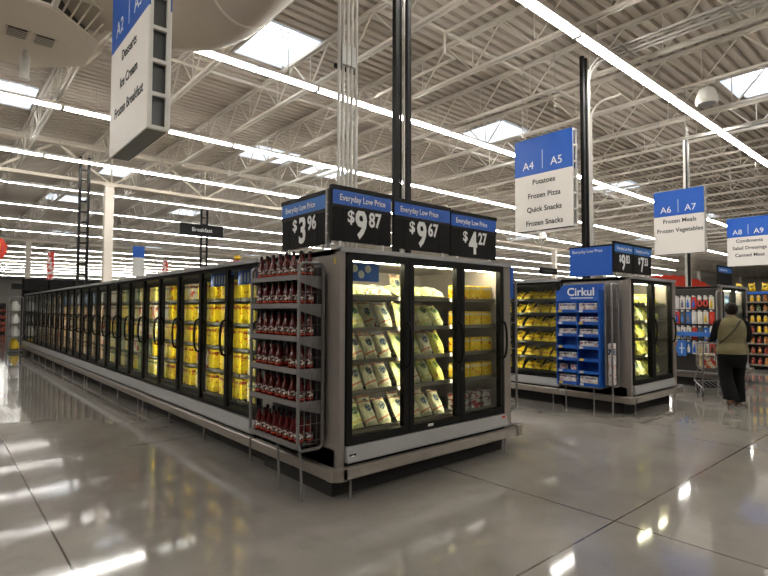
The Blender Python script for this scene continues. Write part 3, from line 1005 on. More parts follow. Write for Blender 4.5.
# blank blue board
bb = thing('blue_sign', 'plain blue low-price board above the blue snack display', 'sign', (7.885, 4.44, 2.10), -PI / 2)
MB().box(0, .70, 0, .03, 0, .455).build('board', M['blue'], bb)
text('Everyday Low Price', .07, M['letterwhite'], bb, (.05, -.003, .39), '-y', 'LEFT', xs=.9)
MB().box(0, .70, -.004, .034, .455, .475).build('top_rail', M['black'], bb)
MB().box(.1, .13, .004, .028, -.037, 0).box(.57, .60, .004, .028, -.037, 0).build_each('stand_foot', M['paperwhite'], bb)

# ------------------------------------------------------------------ posts with conduits rising to the roof
def conduit_post(label, x, y, z0, z1, tubes, mat, r=.022, clip_z=None, collar='black'):
    t = thing('conduit_post', label, 'conduit', (x, y, z0))
    for (dx, dy_) in tubes:
        MB().tube([(dx, dy_, 0), (dx, dy_, z1 - z0)], r, 8).build('conduit', M[mat], t, True)
    xs = [q[0] for q in tubes]; ysx = [q[1] for q in tubes]
    for z in (clip_z or [.9, 2.1]):
        MB().box(min(xs) - .03, max(xs) + .03, max(ysx) + r + .001, max(ysx) + r + .03, z, z + .04).build('strut_clamp', M[collar], t)
    return t
cp = conduit_post('cluster of five bright metal conduits rising from the end freezer to the roof', 3.18, 4.22, 2.064, 5.92, [(-.13, 0), (-.075, .005), (-.02, 0), (.035, .005), (.09, 0)], 'conduitpale', .017, [1.95, 3.2], 'black')
MB().box(-.11, -.06, -.03, .03, 1.98, 2.2).box(-.05, -.0, -.03, .03, 1.98, 2.2).box(.01, .06, -.03, .03, 1.98, 2.2).build_each('junction_box', M['galv'], cp)
bp = thing('support_post', 'black double strut post rising between the price signs to the roof', 'post', (4.0, 4.3, 2.064))
for dx in (-.10, .085):
    MB().box(dx - .028, dx + .028, -.03, .03, 0, ZB - 2.064).build('strut', M['black'], bp)
MB().box(-.2, .2, -.06, .06, 0, .008).build('base_plate', M['black'], bp)
MB().tube([(-.025, .0, .01), (-.025, .0, ZB - 2.07)], .015, 8).build('cable', M['black'], bp)
MB().tube([(.025, .0, .01), (.025, .0, ZB - 2.07)], .013, 8).build('cable', M['galv'], bp)
p2 = thing('support_post', 'black strut post with bright conduits behind the potatoes aisle sign', 'post', (8.42, 4.42, 2.064))
MB().box(-.12, -.055, -.03, .03, 0, ZB - 2.064).build('strut', M['black'], p2)
MB().box(.0, .04, -.03, .03, 0, ZB - 2.064).build('strut', M['black'], p2)
def bend(x, r, z, L):
    pts = [(x, 0, 0), (x, 0, z - r)]
    for k in range(1, 8):
        a = PI / 2 * k / 7
        pts.append((x, -(r - r * math.cos(a)), z - r + r * math.sin(a)))
    pts.append((x, -r - L, z))
    return pts
for x, r, z, L in ((.085, .32, 3.83, 3.6), (.135, .30, 3.78, 3.6), (.20, .28, 3.10, .25)):
    MB().tube(bend(x, r, z, L), .020, 8).build('conduit', M['conduitpale'], p2, True)
for x, z in ((-.08, 3.80), (.0, 3.84), (.28, 3.80), (.36, 3.83)):
    MB().tube([(x, -.35, z), (x, -3.9, z)], .019, 8).build('conduit', M['conduitpale'], p2, True)
for y in (-.7, -2.2, -3.6):
    MB().box(-.14, .42, y, y + .04, 3.755, 3.775).build('trapeze_strut', M['galv'], p2)
for z in (.6, 1.5, 2.4): MB().box(-.13, .22, .031, .05, z, z + .04).build('strut_clamp', M['galv'], p2)
p3 = thing('support_post', 'black and silver strut post behind the frozen meals aisle sign', 'post', (12.98, 4.40, 2.064))
MB().box(-.05, .07, -.03, .03, 0, 3.40).build('strut', M['black'], p3)
MB().tube([(-.11, 0, 0), (-.11, 0, 3.38)], .024, 8).build('conduit', M['conduitpale'], p3)
MB().tube([(.12, 0, 0), (.12, 0, 3.38)], .024, 8).build('conduit', M['conduitpale'], p3)
MB().box(-.035, .035, -6.4, .14, 3.40, 3.46).build('cross_strut', M['galv'], p3)
MB().tube([(0, 0, 3.46), (0, 0, ZB - 2.064)], .014, 6).build_each('hanger_rod', M['galv'], p3)

def ladder_post(label, x, y, z0, z1, w=.26):
    t = thing('ladder_post', label, 'post', (x, y, z0))
    for s in (-1, 1):
        MB().box(s * w / 2 - .03, s * w / 2 + .03, -.05, .05, 0, z1 - z0).build('strut', M['black'], t)
    r = MB(); z = .15
    while z < z1 - z0 - .1:
        r.box(-w / 2 + .03, w / 2 - .03, -.02, .02, z, z + .05); z += .3
    r.build_each('rung', M['black'], t)
    return t
ladder_post('black ladder-like post above the far end of the long freezer run', 3.2 + .02, 16.9, 2.064, ZB, .22)
ladder_post('black ladder-like post carrying the breakfast sign', 8.95, 22.4, 0.0, ZB)
bs = thing('department_sign', 'black hanging breakfast sign on the ladder-like post', 'sign', (9.72 - .01, 22.2, 4.72), 0)
MB().box(-1.9, 0, -.06, .0, 0, .5).build('board', M['black'], bs)
text('Breakfast', .24, M['letterwhite'], bs, (-.95, -.064, .26), '-y', xs=1.0)

# ------------------------------------------------------------------ hanging aisle signs
def aisle_sign(label, x, y0, y1, z0, z1, left, rightt, lines, thick=.17):
    W = y1 - y0; H = z1 - z0
    t = thing('aisle_sign', label, 'aisle sign', (x, y1, z0), -PI / 2, 'hanging aisle signs')
    split = H * .60
    MB().box(0, W, 0, .012, 0, split).build('face_panel', M['cream'], t)
    MB().box(0, W, 0, .012, split, H).build('blue_panel', M['blue'], t)
    MB().box(0, W, thick - .012, thick, 0, split).build('back_panel', M['cream'], t)
    MB().box(0, W, thick - .012, thick, split, H).build('blue_panel', M['blue'], t)
    for x0 in (.0, W - .03):
        e = MB()
        for yy in (.012, thick - .036):
            e.box(x0, x0 + .03, yy, yy + .024, 0, H)
        nr = 6
        for k in range(nr + 1):
            z = (H - .03) * k / nr
            e.box(x0, x0 + .03, .036, thick - .036, z, z + .03)
        e.build('edge_frame', M['white'], t)
    MB().box(.06, .066, .013, thick - .013, .01, H - .01).box(W - .066, W - .06, .013, thick - .013, .01, H - .01).build_each('inner_baffle', M['smoke'], t)
    MB().box(.03, W - .03, .0125, thick - .0125, -.0, .010).build('bottom_panel', M['smoke'], t)
    text(left, .20, M['letterwhite'], t, (W * .25, -.002, split + H * .10), '-y', name='aisle_number')
    text(rightt, .20, M['letterwhite'], t, (W * .74, -.002, split + H * .10), '-y', name='aisle_number')
    MB().box(W * .5 - .004, W * .5 + .004, -.002, 0, split + H * .05, split + H * .25).build('divider', M['letterwhite'], t)
    for k, s in enumerate(lines):
        text(s, .128, M['lettergrey'], t, (W * .52, -.002, split - H * (.085 + .147 * k)), '-y', bold=.0022)
    for fx_ in (.10, .68):
        MB().tube([(W * fx_, thick / 2, H), (W * fx_, thick / 2, ZB - z0 + .2)], .006, 6).build_each('hanger_rod', M['galv'], t)
    return t
aisle_sign('large hanging aisle sign A2 A3 listing desserts and ice cream, near the white diffuser', 1.25, 4.33, 5.49, 3.00, 4.67, 'A2', 'A3', ['Desserts', 'Ice Cream', 'Frozen Breakfast'], .18)
aisle_sign('hanging aisle sign A4 A5 listing potatoes and frozen pizza', 8.10, 4.49, 5.64, 2.98, 4.655, 'A4', 'A5', ['Potatoes', 'Frozen Pizza', 'Quick Snacks', 'Frozen Snacks'])
aisle_sign('hanging aisle sign A6 A7 listing frozen meals and vegetables', 12.50, 3.90, 4.93, 2.82, 4.25, 'A6', 'A7', ['Frozen Meals', 'Frozen Vegetables'])
aisle_sign('hanging aisle sign A8 A9 listing condiments, farthest to the right', 17.0, 3.72, 4.74, 2.80, 4.15, 'A8', 'A9', ['Condiments', 'Salad Dressings', 'Canned Meat'])

# ------------------------------------------------------------------ air diffuser and duct
hv = thing('air_diffuser', 'large octagonal beige air diffuser hanging at the top left corner', 'air diffuser', (.52, 7.33, 4.75))
def octa(ap): return [(ap / math.cos(PI / 8) * math.cos(PI / 8 + PI / 4 * k), ap / math.cos(PI / 8) * math.sin(PI / 8 + PI / 4 * k)) for k in range(8)]
b = MB(); o0, o1 = octa(.90), octa(1.1)
b.prism(o0, 0, .03, 'z')
b.prism([(p[0] * 1.0, p[1] * 1.0) for p in o1], .30, .36, 'z')
b.prism([(p[0] * .75, p[1] * .75) for p in o1], .36, .55, 'z')
b.build('plenum', M['diffuser'], hv)
MB().tube([(.1, -.40, .60), (1.135, -.40, .60)], .42, 28).build('neck', M['duct'], hv, True)
inn = MB(); inn.prism(octa(.80), .03, .30, 'z'); inn.build('louver_core', M['louver'], hv)
fr = MB()
for k in range(8):
    a0, a1 = Vector((*o0[k], .03)), Vector((*o0[(k + 1) % 8], .03))
    c0, c1 = Vector((*o1[k], .30)), Vector((*o1[(k + 1) % 8], .30))
    fr.tube([a0, a1], .02, 4); fr.tube([c0, c1], .02, 4); fr.tube([a0, c0], .035, 4)
    for q in range(1, 6):
        f = q / 6
        fr.tube([a0.lerp(a1, f), c0.lerp(c1, f)], .010, 4)
fr.build('louver_frame', M['diffuser'], hv)
for (x, y) in ((.13, -.08), (.40, -.06)):
    m = MB().box(x - .09, x + .09, y - .12, y + .12, -.012, -.001)
    v = m.build('vent_grille', M['louver'], hv)
    g = MB()
    for k in range(5): g.box(x - .10, x + .10, y - .10 + .045 * k, y - .085 + .045 * k, -.018, -.012)
    g.box(x - .115, x - .10, y - .13, y + .13, -.016, -.001).box(x + .10, x + .115, y - .13, y + .13, -.016, -.001)
    g.build('grille_slat', M['diffuser'], v)
sn = MB().lathe([(.02, .0), (.02, -.06), (.055, -.07), (.058, -.13), (.05, -.14), (.05, -.33), (.058, -.34), (.058, -.37), (.02, -.38)], 16, (.26, .36, 0))
tag(sn.build('sensor_cylinder', M['white'], hv, True))
dp = [(1.665, 6.93, 5.35), (1.75, 6.93, 5.35)]
for k in range(1, 10):
    a = PI / 2 * k / 9
    dp.append((1.75 + .95 * math.sin(a), 5.98 + .95 * math.cos(a), 5.35))
dp += [(2.7, 5.2, 5.35), (2.55, 4.6, 5.35), (2.48, 4.0, 5.35), (2.48, -1.5, 5.35), (2.48, -6, 5.35)]
dt = thing('air_duct', 'large round beige duct bending from the diffuser towards the camera', 'air duct', (2.7, 0, 5.35))
dm = MB().tube([Vector(p) - Vector((2.7, 0, 5.35)) for p in dp], .42, 28)
dm.build('duct_pipe', M['duct'], dt, True)
sm = MB()
for (p, d) in (((1.72, 6.97, 5.35), (1, 0, 0)), ((2.7, 5.7, 5.35), (0, 1, 0)), ((2.48, 3.2, 5.35), (0, 1, 0)), ((2.48, 1.2, 5.35), (0, 1, 0))):
    p = Vector(p) - Vector((2.7, 0, 5.35)); d = Vector(d) * .02
    sm.tube([p - d, p + d], .426, 28)
sm.build('duct_seam', M['diffuser'], dt, True)

def speaker(label, x, y, z):
    t = thing('ceiling_speaker', label, 'speaker', (x, y, z), 0, 'hanging speakers')
    MB().lathe([(.17, 0), (.20, .03), (.18, .16), (.14, .28), (.10, .31)], 20).build('speaker_shell', M['white'], t, True)
    MB().tube([(0, 0, .31), (0, 0, ZB - z + .1)], .012, 6).build_each('hanger_rod', M['galv'], t)
    MB().lathe([(.155, -.004), (.165, .004)], 20).build('speaker_mesh', M['sill'], t)
speaker('white bell-shaped ceiling speaker hanging behind the bright strip light at right', 11.25, 3.42, 5.56)
speaker('small white ceiling speaker below the potatoes aisle sign', 20.6, 12.9, 4.72)

# ------------------------------------------------------------------ blue snack display on end case B
cd = thing('snack_display', 'blue cardboard display with two columns of white refill boxes on a wire rack', 'display stand', (7.50, 4.47, 0), -PI / 2)
# local x = 0 (far) .. .72 (near), local -y faces the aisle
DW, DD = .70, .24
m = MB().box(0, .012, 0, DD, .40, 1.86).box(DW - .012, DW, 0, DD, .40, 1.86).box(DW / 2 - .006, DW / 2 + .006, .01, DD, .40, 1.70).box(0, DW, DD - .012, DD, .40, 1.96)
m.build('display_shell', M['bluedeep'], cd)
hd = MB().prism([(0, 1.70), (DW, 1.70), (DW, 1.94), (.12, 1.94), (0, 1.80)], -.002, .01, 'y').build('header_card', M['bluedeep'], cd)
text('Cirkul', .17, M['letterwhite'], hd, (DW * .60, -.005, 1.83), '-y', bold=.003, xs=1.05)
MB().box(DW * .36, DW * .88, -.004, -.002, 1.735, 1.747).build('subtitle_line', M['letterwhite'], hd)
CZ = [.42, .605, .79, .975, 1.16, 1.345, 1.53]
for q, z in enumerate(CZ):
    for c in range(2):
        a = .014 + c * (DW / 2 - .004)
        m = MB().box(a, a + DW / 2 - .022, .0, DD - .014, z - .01, z).box(a, a + DW / 2 - .022, -.002, .006, z - .012, z + .035)
        s = m.build('tray', M['bluedeep'], cd)
        MB().box(a + .03, a + .09, -.0035, -.002, z - .006, z + .026).build('price_tag', M['yellow'] if (q + c) % 3 == 0 else M['paperwhite'], s)
refM = box_mesh('refill_box', .092, .10, .105, M['box_snack'], .003); refL = box_mesh('refill_box', .09, .12, .13, M['box_snack'], .003)
rown = ['lowest', 'sixth', 'fifth', 'fourth', 'third', 'second', 'top']
empty = {(1, 1), (3, 0), (2, 1)}
for q, z in enumerate(CZ):
    for c in range(2):
        if (q, c) in empty: continue
        for k in range(3):
            if q in (1,) and k == 1: continue
            put(refL if q in (6, 0) else refM, 'refill_box', cd, .014 + c * (DW / 2 - .004) + .06 + .098 * k, .09, z, (0, 0, random.uniform(-.06, .06)),
                'small white refill box, %s in the %s tray row, %s column of the blue display' % (ORD[k + 1], rown[q], ['left', 'right'][c]), 'refill box', 'white boxes in the blue display')
fo = MB()
for lx in (.10, .56):
    MB().tube([(lx, .10, 0), (lx, .10, .40)], .012, 6).build_each('leg', M['rack'], cd)
MB().box(0, DW, .0, DD, .385, .399).build('base_shelf', M['rack'], cd)
pr = thing('side_rack', 'empty grey tube rack holding a white carton, beside the blue display', 'display rack', (7.6, 3.62, 0))
MB().tube([Vector(p) - Vector((7.6, 3.62, 0)) for p in loop(3.62, 7.60, 7.80, .42, 1.95)], .014, 8, closed=True).build('side_frame', M['rack'], pr, True)
MB().tube([Vector(p) - Vector((7.6, 3.62, 0)) for p in loop(3.72, 7.60, 7.80, .42, 1.95)], .014, 8, closed=True).build('side_frame', M['rack'], pr, True)
for z in (.43, 1.2, 1.6): MB().box(.0, .2, .0, .10, z, z + .006).build('cross_shelf', M['rackdark'], pr)
MB().tube([(.10, .05, 0), (.10, .05, .43)], .012, 6).build('leg', M['rack'], pr)
wc = tag(box_mesh('x', .1, .1, .1, M['paperwhite']) and MB().box(-.07, .07, -.03, .03, 0, .62, .006).build('white_carton', M['box_snack']), 'tall white carton standing in the tube rack beside the blue display', 'carton')
wc.location = (7.71, 3.675, .438)

# right-hand side rack of end case A and its blue strip
sr = thing('side_rack', 'grey tube rack on the right side of the price-sign end freezer', 'display rack', (4.97, 3.60, 0))
for yy in (0, .8):
    MB().tube([Vector(p) - Vector((4.97, 3.60, 0)) for p in loop(3.60 + yy, 4.97, 5.17, .40, 1.90)], .013, 8, closed=True).build('side_frame', M['rack'], sr, True)
for z in (.46, .8, 1.1, 1.4, 1.65): MB().box(.0, .2, .0, .8, z, z + .006).build('shelf', M['rackdark'], sr)
MB().tube([(.05, .1, 0), (.05, .1, .40)], .012, 6).tube([(.05, .7, 0), (.05, .7, .40)], .012, 6).build_each('leg', M['rack'], sr)
pkM = box_mesh('snack_pack', .06, .08, .15, M['box_snack'], .004); pkY = box_mesh('snack_pack', .06, .08, .15, M['pack_yellow'], .004)
for q, z in enumerate((.466, .806, 1.106, 1.406, 1.656)):
    for k in range(4):
        o = bpy.data.objects.new('snack_pack', pkY if (q + k) % 3 == 0 else pkM); COL.objects.link(o)
        o.location = (5.06, 3.68 + .19 * k, z + .001)
        tag(o, '%s snack pack, %s from the front on the %s shelf of the right side rack' % ('yellow' if (q + k) % 3 == 0 else 'white', ORD[k + 1], shelfname[q]), 'snack pack', 'packs on the right side rack')
bst = tag(MB().box(4.885, 4.94, 3.47, 3.485, 1.68, 2.03, .003).build('blue_strip_sign', M['bluedeep']), 'narrow upright blue strip on the right corner of the price-sign freezer', 'sign')

# ------------------------------------------------------------------ hook rack on end case C
hr = thing('hook_rack', 'dark pegboard hook rack hung with small kitchen gadgets, left of the shopper', 'display rack', (11.90, 4.32, 0), -PI / 2)
MB().box(0, .80, .04, .06, .31, 2.0).build('pegboard', M['rackdark'], hr)
for x in (-.02, .82):
    MB().tube([(x, -.10, .25), (x, -.10, 1.88), (x, -.06, 1.95), (x, .05, 1.95)], .014, 8).build('side_frame', M['rack'], hr, True)
    MB().tube([(x, -.10, .0), (x, -.10, .25)], .012, 6).build_each('leg', M['rack'], hr)
MB().box(-.02, .82, -.12, .06, .285, .31).build('bottom_tray', M['rack'], hr)
cols = [('white', 'paperwhite'), ('red', 'red'), ('blue', 'blue'), ('grey', 'rack'), ('yellow', 'yellow'), ('black', 'black'), ('pale blue', 'bluepale')]
HX = [.08 + .107 * k for k in range(7)]
ring_k = (4, 5)
for q, z in enumerate((1.84, 1.54, 1.22, .92)):
    for k, x in enumerate(HX):
        nm, mt = cols[(k * 3 + q * 2 + (k * q) % 4) % 7]
        hk = MB().tube([(x, -.10, z), (x, .04, z + .01)], .004, 5).box(x - .02, x + .02, -.107, -.103, z - .005, z + .025)
        hk.build('hook', M['paperwhite'], hr)
        ring = q == 0 and k in ring_k
        t = thing('hanging_gadget', '%s hanging gadget, %s along the %s hook row of the pegboard' % ('red ring-shaped' if ring else nm, ORD[k + 1], ['top', 'second', 'third', 'bottom'][q]), 'kitchen gadget', (11.83, 4.32 - x, z - .007), -PI / 2, 'gadgets on the hook rack')
        if ring:
            pts = [(.036 * math.cos(a), 0, -.13 + .060 * math.sin(a)) for a in [2 * PI * i / 14 for i in range(14)]]
            MB().tube(pts, .014, 8, closed=True).build('gadget_ring', M['red'], t, True)
            MB().box(-.035, .035, -.002, .002, -.055, .0).build('hang_card', M['paperwhite'], t)
        else:
            MB().box(-.046, .046, .008, .011, -.25, .0).build('hang_card', M[('paperwhite', 'bluepale', 'smoke', 'red', 'paperwhite', 'cream')[(k * 5 + q * 3) % 6]], t)
            h = random.uniform(.09, .13)
            MB().lathe([(.01, -.22), (.024, -.21), (.026, -.12), (.012, -.10), (.010, -.05)], 8, (0, -.02, 0)).build('gadget_body', M[mt], t, True)
MB().box(.03, .76, -.16, -.125, 1.03, 1.12, .004).build('header_strip', M['bluepale'], hr)
bpan = thing('product_card', 'blue card with white snowflake-like marks hanging low on the pegboard', 'product card', (11.76, 4.14, .62), -PI / 2)
MB().box(-.08, .08, 0, .02, 0, .32).build('card', M['bluepale'], bpan)
MB().box(-.01, .01, -.003, 0, .05, .27).box(-.05, .05, -.003, 0, .15, .17).build('card_mark', M['paperwhite'], bpan)

# ------------------------------------------------------------------ shelving unit at the right edge
gd = thing('shelving_unit', 'tall gondola shelving of condiment jars at the right edge, blue top strip', 'shelving unit', (16.5, 4.62, 0), -PI / 2)
GW = 2.1
MB().box(0, GW, .38, .42, 0, 2.08).box(0, .03, 0, .38, 0, 2.0).box(GW - .03, GW, 0, .38, 0, 2.0).build('back_panel', M['rackdark'], gd)
GZ = [.14, .42, .70, .98, 1.26, 1.54, 1.80]
for z in GZ:
    s = MB().box(.03, GW - .03, 0, .38, z - .02, z).build('shelf', M['rackdark'], gd)
    MB().box(.03, GW - .03, -.012, 0, z - .035, z + .005).build('price_rail', M['pricerail'], s)
MB().box(0, GW, -.02, .0, 2.0, 2.06).build('header_strip', M['blue'], gd)
jar = {}
for nm, mt in (('amber', 'jar_amber'), ('red', 'jar_red'), ('green', 'box_green'), ('yellow', 'pack_yellow')):
    jar[nm] = MB().lathe([(.036, 0), (.042, .008), (.042, .12), (.028, .145), (.028, .17)], 10).mesh('condiment_jar', M[mt], True)
gnames = ['bottom', 'sixth', 'fifth', 'fourth', 'third', 'second', 'top']
for q, z in enumerate(GZ):
    for k in range(14):
        nm = random.choice([['red', 'amber'], ['amber', 'red'], ['red', 'amber', 'yellow'], ['yellow', 'red'], ['yellow', 'green'], ['green', 'amber'], ['amber', 'yellow']][q])
        o = bpy.data.objects.new('condiment_jar', jar[nm]); COL.objects.link(o)
        tag(o, '%s condiment jar, %s from the left on the %s shelf of the right-edge shelving' % (nm, ORD[k + 1], gnames[q]), 'jar', 'jars on the right-edge shelving')
        o.location = (16.5 + .09, 4.62 - (.10 + .146 * k), z + .001)
for k in range(5):
    o = bpy.data.objects.new('stock_bag', bagM['bag_yellow'][k % 3]); COL.objects.link(o)
    tag(o, 'yellow bag on top of the right-edge shelving, %s from the left' % ORD[k + 1], 'bag', 'bags on the shelving top')
    o.location = (16.5 + .40, 4.45 - .3 * k, 2.083); o.rotation_euler = (0, 0, -PI / 2)

# ------------------------------------------------------------------ far end of the run and distant things
fr_ = thing('wire_rack', 'pale wire rack of jugs at the far end of the long freezer run', 'display rack', (2.12, YEND + .12, 0))
for yy in (0, 1.0):
    MB().tube([Vector(p) - Vector((2.12, YEND + .12, 0)) for p in loop(YEND + .12 + yy, 2.12, 2.47, .06, 1.98)], .016, 8, closed=True).build('side_frame', M['rack'], fr_, True)
for z in (.10, .55, 1.0, 1.45): MB().box(.0, .35, .0, 1.0, z, z + .01).build('shelf', M['rackdark'], fr_)
jug = {}
for nm, mt in (('white', 'paperwhite'), ('yellow', 'yellow')):
    jug[nm] = MB().lathe([(.10, 0), (.125, .02), (.125, .20), (.06, .30), (.045, .33), (.045, .36)], 12).mesh('jug', M[mt], True)
for q, z in enumerate((.111, .561, 1.011, 1.461)):
    for k in range(3):
        nm = 'yellow' if q == 0 else 'white'
        o = bpy.data.objects.new('plastic_jug', jug[nm]); COL.objects.link(o)
        o.location = (2.29, YEND + .30 + .32 * k, z)
        tag(o, '%s jug, %s from the front, %s shelf of the far wire rack' % (nm, ORD[k + 1], ['bottom', 'second', 'third', 'top'][q]), 'jug', 'jugs on the far wire rack')
# dark department header and cooler beyond the run
ch = thing('wall_cooler', 'dark open cooler with black header panels beyond the far end of the run', 'cooler', (3.2, 29.0, 0))
MB().box(0, 9, .5, .9, 0, 2.95).build('cabinet', M['blackmatte'], ch)
for k in range(9):
    MB().box(.02 + k, .97 + k, .2, .49, 2.38, 2.95).build('header_panel', M['blackmatte'], ch)
for z in (.3, .9, 1.5, 2.0): MB().box(0, 9, .0, .5, z, z + .04).build('shelf', M['rackdark'], ch)
sb = tag(MB().box(2.75, 3.15, 29.3, 29.4, 2.45, 2.72).build('small_black_sign', M['black']), 'small black sign hanging left of the black header panels', 'sign')
MB().tube([(2.95, 29.35, 2.72), (2.95, 29.35, ZB)], .01, 5).build_each('hanger_rod', M['galv'], sb)
def banner(label, x, y, z0, z1, w, mat, name='hanging_banner', base_top=None):
    t = thing(name, label, 'banner', (x, y, z0), 0)
    MB().box(-w / 2, w / 2, -.02, .02, 0, z1 - z0).build('banner_cloth', M[mat], t)
    MB().tube([(0, 0, z1 - z0), (0, 0, ZB - z0)], .01, 5).build_each('hanger_rod', M['galv'], t)
    return t
banner('red and white vertical banner beyond the black header panels', 4.42, 30.5, 2.9, 4.42, .30, 'redwhite')
banner('red and white vertical banner just left of the breakfast sign post', 9.8, 30, 2.95, 4.25, .32, 'redwhite')
for (lab, x, w) in (('narrow white banner with a blue top far down the aisle', 8.40, .60),):
    t = thing('hanging_banner', lab, 'banner', (x, 30, 3.35))
    MB().box(-w / 2, w / 2, -.02, .02, 0, 1.0).build('banner_cloth', M['paperwhite'], t)
    MB().box(-w / 2, w / 2, -.021, .021, 1.0, 1.6).build('banner_top', M['blue'], t)
    MB().tube([(0, 0, 1.6), (0, 0, ZB - 3.35)], .01, 5).build_each('hanger_rod', M['galv'], t)
bl = tag(MB().box(11.05, 11.65, 29.9, 30, 2.9, 3.25).build('small_blue_sign', M['blue']), 'small blue sign above the freezer run under the breakfast sign', 'sign')
MB().tube([(11.35, 29.95, 3.25), (11.35, 29.95, ZB)], .01, 5).build_each('hanger_rod', M['galv'], bl)
# red octagon sign at the left edge
ro = thing('hanging_disc_sign', 'red disc sign with yellow marks hanging at the left edge', 'sign', (.99, 15.0, 2.95))
disc = []
for k in range(24):
    a = 2 * PI * k / 24; r = .30 + (.025 if k % 2 else 0)
    disc.append((r * math.cos(a), r * math.sin(a)))
MB().prism(disc, -.02, .02, 'y').build('disc', M['red'], ro)
MB().box(-.18, .18, -.024, -.0205, .06, .13).box(-.15, .15, -.024, -.0205, -.10, -.05).box(-.1, .18, -.024, -.0205, -.015, .03).build('disc_mark', M['yellow'], ro)
MB().tube([(0, 0, .31), (0, 0, ZB - 2.95)], .01, 5).build_each('hanger_rod', M['galv'], ro)
# red and yellow bunch above the run
rb = thing('hanging_ornament', 'red and yellow ornament seen above the freezer run right of the breakfast sign', 'ornament', (14.1, 30, 4.28))
MB().lathe([(.05, -.12), (.5, 0), (.42, .2), (.05, .3)], 14).build('red_bowl', M['red'], rb, True)
MB().lathe([(.05, .3), (.24, .36), (.18, .55), (.02, .62)], 12).build('yellow_crown', M['yellow'], rb, True)
MB().tube([(0, 0, .6), (0, 0, ZB - 4.28)], .012, 5).build_each('hanger_rod', M['galv'], rb)
# scalloped red arch between the second and third cases
ra = thing('arch_sign', 'red scalloped arch sign seen between the second and third end freezers', 'sign', (21.9, 8.1, 2.12), -PI / 4 * .9)
pr2 = []
for k in range(33):
    a = PI * (.02 + .96 * k / 32); r = 1.0 + (.06 if k % 2 else 0); pr2.append((1.75 * r * math.cos(a), .80 * r * math.sin(a)))
for k in range(32, -1, -1):
    a = PI * (.02 + .96 * k / 32); pr2.append((1.18 * math.cos(a), .42 * math.sin(a)))
MB().prism(pr2, -.03, .03, 'y').build('arch_board', M['red'], ra)
MB().tube([(-1.4, 0, -2.12), (-1.4, 0, .2)], .03, 6).tube([(1.4, 0, -2.12), (1.4, 0, .2)], .03, 6).build_each('stand_pole', M['galv'], ra)
# small black sign over the second run
sk2 = thing('small_black_sign', 'small black sign above the freezer with yellow bags', 'sign', (14.25, 9.0, 2.70))
MB().box(0, .95, 0, .05, 0, .19).build('board', M['black'], sk2)
MB().box(.15, .8, -.003, 0, .085, .105).build('faint_line', M['smoke'], sk2)
MB().tube([(.1, .02, .19), (.1, .02, ZB - 2.7)], .008, 5).tube([(.85, .02, .19), (.85, .02, ZB - 2.7)], .008, 5).build_each('hanger_rod', M['galv'], sk2)
# distant gondolas closing the view down the aisles
def far_gondola(label, x0, x1, y0, y1, h, mat):
    t = thing('store_shelving', label, 'shelving unit', (x0, y0, 0), 0, 'distant shelving')
    W, D = x1 - x0, y1 - y0
    MB().box(0, W, D * .45, D * .55, 0, h).build('back_panel', M['rackdark'], t)
    for z in (.1, .5, .9, 1.3, 1.7):
        if z < h: MB().box(0, W, 0, D, z, z + .03).build('shelf', M['rackdark'], t)
    n = max(3, int(W / .35)); b = MB()
    for z in (.13, .53, .93, 1.33):
        if z + .3 < h:
            for k in range(n):
                b.box(W * k / n + .02, W * (k + 1) / n - .02, .03, D * .45 - .01, z, z + random.uniform(.18, .3))
    t2 = b.build('stock', M[mat], t); t2['kind'] = 'stuff'
    return t
far_gondola('distant dark shelving at the end of the aisle on the left', 2.75, 3.55, 40, 41.4, 1.9, 'jar_red')
far_gondola('distant shelving seen past the right end of the second freezer', 24, 31, 9.5, 10.5, 2.0, 'box_red')
far_gondola('distant shelving beyond the condiment shelving', 24, 36, 5.2, 6.2, 2.1, 'box_lemon')
far_gondola('distant shelving behind the shopper between freezers and condiment shelving', 19.5, 21.5, 5.6, 6.4, 2.1, 'jar_amber')

# ------------------------------------------------------------------ shopper and cart
def skin_mesh(name, verts, edges, mats, levels=2):
    me = bpy.data.meshes.new(name)
    me.from_pydata([v[:3] for v in verts], edges, [])
    o = bpy.data.objects.new(name, me); COL.objects.link(o)
    sk = o.modifiers.new('skin', 'SKIN'); ss = o.modifiers.new('sub', 'SUBSURF'); ss.levels = ss.render_levels = levels
    lay = me.skin_vertices[0].data if me.skin_vertices else None
    if lay is None:
        bpy.context.view_layer.update(); lay = me.skin_vertices[0].data
    for i, v in enumerate(verts):
        r = v[3]
        lay[i].radius = r if isinstance(r, tuple) else (r, r)
    lay[0].use_root = True
    bpy.context.view_layer.update()
    dg = bpy.context.evaluated_depsgraph_get()
    ev = o.evaluated_get(dg)
    out = bpy.data.meshes.new_from_object(ev)
    bpy.data.objects.remove(o); bpy.data.meshes.remove(me)
    out.materials.clear()
    for m in (mats if isinstance(mats, list) else [mats]): out.materials.append(m)
    out.shade_smooth()
    return out

M['skin'] = plain('skin', (170, 118, 92), 0.5, 0, 0.05, 12)
M['hair'] = plain('dark_hair', (26, 18, 15), 0.7, 0, 0.35, 30, (1, 1, .4), spec=0.2)
M['trousers'] = plain('black_cotton', (15, 15, 16), 0.9, 0, 0.12, 9, spec=0.15)
M['sleeve'] = plain('black_knit', (17, 16, 17), 0.9, 0, 0.12, 14, spec=0.15)
M['vest'] = plain('olive_quilted_vest', (104, 96, 66), 0.75, 0, 0.16, 11, (1, 1, 3), .3)
M['strap'] = plain('dark_bag_strap', (52, 46, 36), 0.6, 0, 0.1, 9)
M['shoe'] = plain('brown_shoe', (112, 74, 54), 0.6, 0, 0.1, 9)

